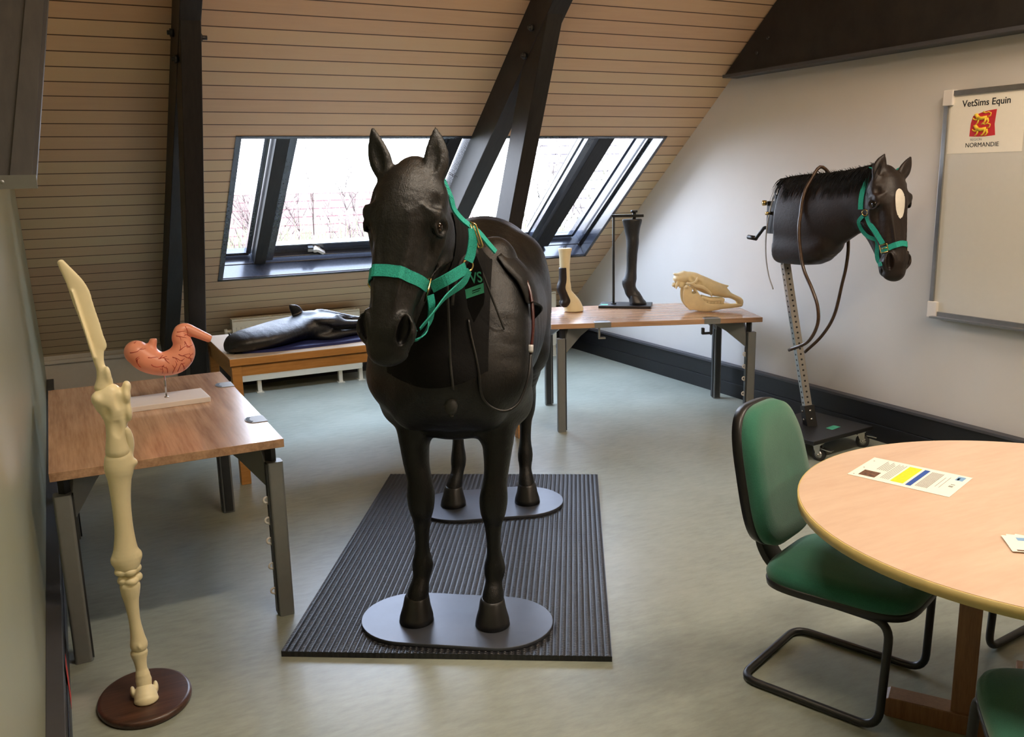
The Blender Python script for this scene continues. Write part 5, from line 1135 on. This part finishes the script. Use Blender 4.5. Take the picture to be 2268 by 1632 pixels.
def vein(x, z, ang, L, r, depth=0):
    pts = []; a = ang
    for i in range(int(L / 0.006)):
        h = sbv.ray_cast(Vector((x, -0.2, z)), Vector((0, 1, 0)))
        if h[0] is None: break
        pts.append(h[0] + Vector((0, -0.0004, 0))); x += 0.006 * math.cos(a); z += 0.006 * math.sin(a); a += rnd.uniform(-0.35, 0.35)
        if depth < 2 and rnd.random() < 0.2: vein(x, z, a + rnd.choice((-1, 1)) * rnd.uniform(0.5, 1.0), L * 0.5, r * 0.75, depth + 1)
    if len(pts) > 2: m.tube(pts, [r * (1 - 0.7 * i / len(pts)) for i in range(len(pts))], 6)
for (x, z, a, L) in ((.30, .975, -1.5, .09), (.29, .91, -.2, .05), (.225, .935, 0.1, .06), (.33, .90, -.1, .05), (.26, .87, 2.4, .05), (.30, .88, -.9, .06), (.34, .835, 1.3, .04), (.36, .835, 1.5, .04), (.38, .83, 1.4, .05), (.40, .835, 1.2, .05), (.355, .895, -1.0, .03), (.41, .91, -.6, .08), (.415, .925, 0.5, .05), (.42, .87, -1.2, .05), (.46, .87, 1.9, .03), (.45, .935, .2, .03), (.41, .985, -.3, .05), (.415, 1.0, .0, .04), (.45, 1.02, -1.0, .05), (.44, .96, -1.2, .04), (.465, .975, 2.4, .04), (.245, .97, .3, .03), (.385, .90, -.4, .05)):
    vein(x - G0[0], z - G0[2], a, L, 0.0018)
m.build('blood_vessels', M['vein'], t)

# local axes of the right hand table
ang = R_(-22.5); ua = np.array([math.cos(ang), math.sin(ang)]); va = np.array([-ua[1], ua[0]])
# black leg on a stand
bx = np.array([3.31, 5.211]); bu = np.array([0.281, -0.229]); bu /= np.linalg.norm(bu); rz = math.atan2(bu[1], bu[0])
t = thing('leg_model', 'black horse lower leg hanging from a black metal stand', 'anatomical model', (bx[0], bx[1], 0.70), rz)
m = MB(); m.box((0, 0, 0), (0.36, 0.21, 0.018)); m.build('base_plate', M['black_metal'], t, bevel=0.002)
m = MB(); m.box((0.01, 0.04, 0.018), (0.06, 0.09, 0.0185)); m.build('sticker', M['ink_teal'], t)
m = MB(); m.cyl((0.095, 0.10, 0.018), (0.095, 0.10, 0.63), 0.0085, 16); m.cyl((0.095, 0.10, 0.018), (0.095, 0.10, 0.026), 0.02, 20); m.box((0.083, 0.086, 0.618), (0.30, 0.114, 0.636)); m.build('support_rod', M['black_metal'], t, bevel=0.001)
m = MB(); m.cyl((0.235, 0.10, 0.595), (0.235, 0.10, 0.655), 0.012, 14); m.cyl((0.235, 0.10, 0.65), (0.235, 0.10, 0.664), 0.024, 18); m.build('clamp_screw', M['black_metal'], t)
def legsdf(S, x0, y0, k=1.0):
    S.chain([(x0 + 0.0, y0, 0.64, 0.045, 0.070), (x0 + 0.0, y0, 0.60, 0.045, 0.068), (x0 + 0.0, y0, 0.55, 0.043, 0.056), (x0 + 0.002, y0, 0.49, 0.040, 0.046), (x0 + 0.004, y0, 0.44, 0.042, 0.043), (x0 + 0.0, y0, 0.36, 0.031, 0.038), (x0 - 0.003, y0, 0.26, 0.030, 0.036), (x0 - 0.01, y0, 0.20, 0.037, 0.044), (x0 - 0.02, y0, 0.165, 0.042, 0.048), (x0 - 0.008, y0, 0.13, 0.036, 0.038), (x0 + 0.012, y0, 0.095, 0.036, 0.036), (x0 + 0.022, y0, 0.07, 0.042, 0.046)], (0, 1, 0), 0.012, n=4)
S = SDF((0.12, 0.03, 0.0), (0.36, 0.17, 0.66), 0.0055); legsdf(S, 0.222, 0.10)
S.halfcut((0, 0, 0.605), (0, 0, 1)); S.ell((0.200, 0.082, 0.105), (0.018, 0.02, 0.03), k=0.03); S.ell((0.200, 0.118, 0.105), (0.018, 0.02, 0.03), k=0.03)
lg = S.mesh('lower_leg', M['hood'], t, 2)
hoof(0.248, 0.10, 0.0, t, 0.018, 1.0, 0.062)
# cutaway hoof model
t = thing('hoof_model', 'ivory and dark brown cutaway foot model with hoof at table left', 'anatomical model', (3.03, 5.21, 0.70), math.atan2(-0.036, 0.122))
S = SDF((-0.08, -0.07, 0.0), (0.16, 0.07, 0.45), 0.0045)
S.chain([(0.015, 0, 0.43, 0.040, 0.048), (0.014, 0, 0.39, 0.034, 0.040), (0.012, 0, 0.30, 0.030, 0.034), (0.012, 0, 0.22, 0.031, 0.036), (0.014, 0, 0.17, 0.034, 0.040), (0.022, 0, 0.13, 0.033, 0.038), (0.045, 0, 0.09, 0.038, 0.045), (0.062, 0, 0.05, 0.050, 0.058), (0.072, 0, 0.012, 0.058, 0.066)], (0, 1, 0), 0.01, n=4)
S.halfcut((0, 0, 0.431), (0, 0, 1)); S.halfcut((0, 0, 0.003), (0, 0, -1)); S.mesh('core', M['bone'], t, 2)
S = SDF((-0.09, -0.09, 0.0), (0.14, 0.06, 0.32), 0.0045)
S.chain([(-0.004, -0.008, 0.30, 0.034, 0.026), (-0.004, -0.008, 0.22, 0.034, 0.028), (-0.014, -0.006, 0.165, 0.038, 0.032), (0.0, -0.010, 0.12, 0.036, 0.030), (0.014, -0.014, 0.075, 0.038, 0.036)], (0, 1, 0), 0.01, n=4)
for s in (-1, 1): S.ell((0.0, s * 0.024 - 0.006, 0.06), (0.026, 0.024, 0.026), (1, 0, 0), k=0.01)
S.halfcut((0, 0, 0.302), (0, 0, 1)); S.halfcut((0, 0, 0.036), (0, 0, -1)); S.mesh('skin_layer', M['brown'], t, 2)
m = MB()
for sx, sy in ((0, 0), (0.012, 0.0)): m.cyl((0.008 + sx, sy, 0.43), (0.008 + sx, sy, 0.445), 0.0025, 8)
m.build('cut_tubes', M['ink'], t)
# skull
su = np.array([0.29, -0.156]); su /= np.linalg.norm(su)
t = thing('horse_skull', 'yellowed horse skull model with teeth on the right end of the table', 'skull', (3.731, 4.74, 0.70), math.atan2(su[1], su[0]))
def sk(px, py): return (px - 560) * 0.000268, (1250 - py) * 0.000268   # profile coordinates (right, up)
def K(px, py, y, ru, rv): x, z = sk(px, py); return (x, y, z, ru, rv)
S = SDF((-0.14, -0.11, 0.0), (0.37, 0.11, 0.27), 0.0032)
S.chain([K(260, 420, 0, .040, .028), K(400, 400, 0, .046, .036), K(520, 400, 0, .052, .038), K(640, 450, 0, .060, .046), K(760, 520, 0, .058, .050), K(950, 610, 0, .048, .052), K(1150, 690, 0, .042, .048), K(1300, 740, 0, .038, .042), K(1420, 800, 0, .034, .032)], (0, 1, 0), 0.012)
S.chain([K(1420, 810, 0, .030, .026), K(1580, 880, 0, .024, .018), K(1720, 950, 0, .024, .018), K(1790, 1020, 0, .026, .024), K(1810, 1080, 0, .024, .018)], (0, 1, 0), 0.01)
S.chain([K(1180, 590, 0, .012, .012), K(1350, 620, 0, .010, .009), K(1490, 632, 0, .006, .005)], (0, 1, 0), 0.015)       # nasal spine
S.chain([K(180, 310, 0, .024, .006), K(260, 320, 0, .030, .010), K(380, 310, 0, .03, .02)], (0, 1, 0), 0.012); S.ell(K(290, 350, 0, 0, 0)[:3], (.05, .012, .012), (0, 1, 0), k=0.01) if False else None
for s in (-1, 1):
    S.ell(K(330, 560, s * .022, 0, 0)[:3], (.012, .020, .022), (0, 1, 0), k=0.008); S.chain([K(240, 500, s * .03, .008, .010), K(200, 600, s * .034, .006, .008), K(195, 660, s * .034, .003, .004)], (0, 1, 0), 0.006)
    S.chain([K(160, 560, s * .018, .008, .010), K(130, 600, s * .016, .006, .006)], (0, 1, 0), 0.006); S.chain([K(290, 580, s * .03, .006, .007), K(280, 640, s * .03, .003, .004)], (0, 1, 0), 0.005)
    S.ell(K(740, 540, s * .074, 0, 0)[:3], (.030, .022, .028), (0, 1, 0), k=0.01, op='cut')                                # orbit
    S.ell(K(560, 420, s * .070, 0, 0)[:3], (.026, .022, .030), (0, 1, 0), k=0.01, op='cut')                                # temporal fossa
    S.chain([K(450, 520, s * .066, .006, .010), K(560, 520, s * .080, .005, .008), K(650, 460, s * .084, .006, .008), K(690, 380, s * .068, .006, .006)], (0, 1, 0), 0.008)   # arch
    S.chain([K(560, 520, s * .080, .005, .008), K(640, 580, s * .080, .006, .010), K(820, 620, s * .070, .007, .012), K(1000, 760, s * .054, .006, .010), K(1060, 850, s * .046, .004, .006)], (0, 1, 0), 0.008)  # crest
    S.ell(K(860, 820, s * .062, 0, 0)[:3], (.022, .022, .055), (0, 1, 0), (0.8, 0, -0.55), k=0.01, op='cut')
    S.chain([K(860, 900, s * .034, .012, .014), K(1050, 960, s * .034, .012, .015), K(1250, 960, s * .032, .012, .014), K(1360, 960, s * .030, .010, .012)], (0, 1, 0), 0.006)   # upper tooth row base
ub = S.mesh('cranium', M['skullbone'], t, 1)
S = SDF((-0.10, -0.09, -0.002), (0.36, 0.09, 0.20), 0.003)
for s in (-1, 1):
    S.chain([K(470, 640, s * .058, .006, .030), K(460, 800, s * .058, .006, .030), K(500, 950, s * .056, .006, .036), K(600, 1080, s * .054, .007, .036)], (0, 1, 0), 0.012)
    S.chain([K(600, 900, s * .056, .005, .045), K(700, 1020, s * .054, .006, .050), K(860, 1110, s * .048, .008, .034), K(1050, 1140, s * .042, .009, .025), K(1300, 1120, s * .034, .009, .020), K(1500, 1130, s * .022, .009, .014), K(1680, 1120, s * .016, .012, .012), K(1790, 1100, s * .012, .014, .012)], (0, 1, 0), 0.012)
    S.chain([K(640, 660, s * .056, .005, .006), K(720, 780, s * .054, .005, .006), K(780, 870, s * .05, .004, .005)], (0, 1, 0), 0.006)
    S.ell(K(450, 600, s * .058, 0, 0)[:3], (.018, .012, .012), (0, 1, 0), k=0.01)
S.g = np.maximum(S.g, (0.001 - (S.lo[2] + np.arange(S.n[2]) * S.h))[None, None, :].astype(np.float32))
S.mesh('lower_jaw', M['skullbone'], t, 1)
for s in (-1, 1):
    for i in range(6):
        m = MB(); px = 890 + i * 82; x, z = sk(px + 34, 985 + 4 * i); m.box((x - 0.0105, s * .034 - 0.008, z - 0.014), (x + 0.0105, s * .034 + 0.008, z + 0.012)); m.build('tooth', M['skullbone'], ub, bevel=0.003)
for i in range(6):
    m = MB(); x, z = sk(1815, 1095); m.box((x - 0.008, -0.024 + i * 0.008, z - 0.009), (x + 0.006, -0.0165 + i * 0.008, z + 0.008)); m.build('tooth', M['skullbone'], ub, bevel=0.002)

# ================================================================ OUTSIDE
t = thing('neighbour_house', 'long house with a red tiled roof seen low through the left window panes', 'house', (3.0, 32.0, -4.0))
m = MB(); X = Matrix.Translation((0, -3.6, 1.2)) @ Matrix.Rotation(R_(40), 4, 'X'); m.box((-14, 0, 0), (11.5, 6.1, 0.12), 0, X); m.build('tiled_roof', M['tile'], t)
m = MB(); m.box((-13.6, -2.8, 0), (11.2, 6, 2.0)); m.build('facade', M['render'], t)
m = MB(); m.box((-6.2, -0.2, 3.6), (-5.4, 0.5, 6.0)); m.build('chimney', M['render'], t)
t = thing('neighbour_house', 'tall house with pale roof tiles seen through the right window panes', 'house', (24.0, 30.0, -4.0))
m = MB(); X = Matrix.Translation((0, -5, 2.6)) @ Matrix.Rotation(R_(44), 4, 'X'); m.box((-8.0, 0, 0), (14, 14, 0.12), 0, X); m.build('tiled_roof', M['tile_grey'], t)
m = MB(); m.box((-7.6, -4.2, 0), (13.6, 6, 3.2)); m.build('facade', M['render'], t)
m = MB(); m.box((-40, 8.2, -4.2), (60, 60, -4.0)); st(m.build('ground', M['grass']))
def shrub(x, y, h, label, seed, mat):
    rnd = random.Random(seed); m = MB()
    def br(p, d, L, r, k):
        pts = [p]; q_ = Vector(p); n_ = 5
        for i in range(n_):
            d = (d + Vector((rnd.gauss(0, .10), rnd.gauss(0, .10), rnd.gauss(0.02, .05)))).normalized(); q_ = q_ + d * L / n_; pts.append(q_.copy())
            if k > 0 and (i > 1 or k < 2):
                for _ in range(rnd.randint(2, 4)): br(q_.copy(), (d + Vector((rnd.gauss(0, .45), rnd.gauss(0, .35), rnd.gauss(0.1, .2)))).normalized(), L * rnd.uniform(.14, .26) if k == 2 else L * rnd.uniform(.3, .6), r * .45, k - 1)
        m.tube(pts, [r * (1 - 0.16 * i) for i in range(n_ + 1)], 3)
    for i in range(9): br(Vector((rnd.uniform(-.35, .35), rnd.uniform(-.2, .2), 0)), Vector((rnd.gauss(0, .05), rnd.gauss(0, .05), 1)).normalized(), h * rnd.uniform(.78, .95), 0.014, 2)
    tag(m.build('shrub', mat, None, (x, y, -4.0)), label, 'shrub', 'bare shrubs outside the window')
for i, (x, y, h, mt_, lab) in enumerate(((2.5, 12.6, 5.6, 'twig', 'tall bare shrub outside, behind the narrow left window pane'), (4.1, 12.6, 5.8, 'twig', 'tall bare shrub outside, at the left side of the wide left pane'),
        (5.6, 12.6, 5.3, 'twig', 'tall bare shrub outside, behind the middle of the wide left pane'), (7.0, 12.6, 5.6, 'twig', 'bare shrub outside, just left of the big horse head'), (8.6, 12.8, 6.2, 'bush', 'dense yellowish shrub outside, behind the middle truss'),
        (10.3, 12.6, 5.6, 'twig', 'bare reddish shrub outside, right of the middle truss'), (12.4, 12.8, 5.2, 'twig', 'bare shrub outside, behind the narrow right window pane'))):
    shrub(x * (1 + 0.16 * (i % 2)), y + 2.2 * (i % 2), h, lab, 20 + i, M[mt_])
m = MB(); rnd = random.Random(77)
for i in range(3000):
    x = rnd.uniform(-1, 15); h = rnd.uniform(0.3, 0.9) + 4.3; y = 11.0 + rnd.gauss(0, .12); m.tube([(x, y, -4 + h - 1.3), (x + rnd.gauss(0, .1), y + rnd.gauss(0, .08), -4 + h)], [0.009, 0.003], 3)
m.box((-1, 10.8, -4), (15, 11.2, -0.6)); o = tag(m.build('hedge', M['bush']), 'low clipped hedge outside along the bottom of the window', 'hedge'); o['kind'] = 'stuff'

# ================================================================ LAMPS, SKY, CAMERA
def lamp(x, y, z, power, label):
    t = thing('ceiling_lamp', label, 'lamp', (x, y, z), 0, 'long ceiling lamps behind the camera')
    m = MB(); m.box((-0.62, -0.08, 0.02), (0.62, 0.08, 0.08)); m.build('housing', M['white_paint'], t, bevel=0.01)
    for sx in (-0.5, 0.5): m = MB(); m.cyl((sx, 0, 0.08), (sx, 0, roofz(2 * YR - y) - z if y < YR else roofz(y) - z), 0.004, 8); m.build('cord', M['ink'], t)
    L = bpy.data.lights.new('tube', 'AREA'); L.shape = 'RECTANGLE'; L.size = 1.2; L.size_y = 0.14; L.energy = power; L.color = (1.0, 0.88, 0.73)
    U = bpy.data.lights.new('ceiling_fill', 'AREA'); U.shape = 'RECTANGLE'; U.size = 1.2; U.size_y = 0.14; U.energy = power * 0.9; U.color = L.color; uo = bpy.data.objects.new('added_ceiling_fill', U); COL.objects.link(uo); uo.parent = t; uo.location = (0, 0, 0.09); uo.rotation_euler = (math.pi, 0, 0)  # upward fill light, added to brighten the ceiling planks
    lo = bpy.data.objects.new('lamp_tube', L); COL.objects.link(lo); lo.parent = t; lo.location = (0, 0, 0.012)
LP = 46
lamp(1.1, 1.75, 3.25, LP, 'white ceiling lamp near the ridge, above the space before the horse'); lamp(3.2, 1.75, 3.25, LP, 'white ceiling lamp near the ridge, on the whiteboard side'); lamp(2.6, 0.15, 2.05, LP * 0.45, 'white ceiling lamp low under the rear slope, nearest the camera')
w = bpy.data.worlds.new('sky'); SC.world = w; w.use_nodes = True; nt = w.node_tree; bg = nt.nodes['Background']
tc = nt.nodes.new('ShaderNodeTexCoord'); sp = nt.nodes.new('ShaderNodeSeparateXYZ'); nt.links.new(tc.outputs['Generated'], sp.inputs[0])
rp = nt.nodes.new('ShaderNodeValToRGB'); nt.links.new(sp.outputs[2], rp.inputs[0]); e = rp.color_ramp.elements; e[0].position = 0.0; e[0].color = (0.78, 0.84, 0.95, 1); e[1].position = 0.6; e[1].color = (0.62, 0.75, 1.0, 1)
nt.links.new(rp.outputs[0], bg.inputs[0]); bg.inputs[1].default_value = 18.0
cam = bpy.data.cameras.new('camera'); co = bpy.data.objects.new('camera', cam); COL.objects.link(co); SC.camera = co
RC = ((0.8904547037982359, -0.4545358664826129, -0.022080909503376708), (-0.11421502214994811, -0.17625649103094207, -0.9776955446787852), (0.4405057879289248, 0.8731155682098216, -0.20886324557173144))
mw = Matrix.Identity(4)
for i in range(3): mw[i][0] = RC[0][i]; mw[i][1] = -RC[1][i]; mw[i][2] = -RC[2][i]
mw[2][3] = 1.6; co.matrix_world = mw
cam.sensor_width = 36; cam.sensor_fit = 'HORIZONTAL'; cam.lens = 1978.01 / 2268 * 36; cam.clip_start = 0.02; cam.clip_end = 200
SC.view_settings.view_transform = 'Standard'; SC.view_settings.look = 'None'; SC.view_settings.gamma = 1; SC.view_settings.exposure = 0.0; SC.view_settings.use_curve_mapping = False
SC.cycles.use_denoising = True; SC.cycles.max_bounces = 8; SC.cycles.diffuse_bounces = 5; SC.cycles.caustics_reflective = False; SC.cycles.caustics_refractive = False; SC.cycles.sample_clamp_indirect = 6
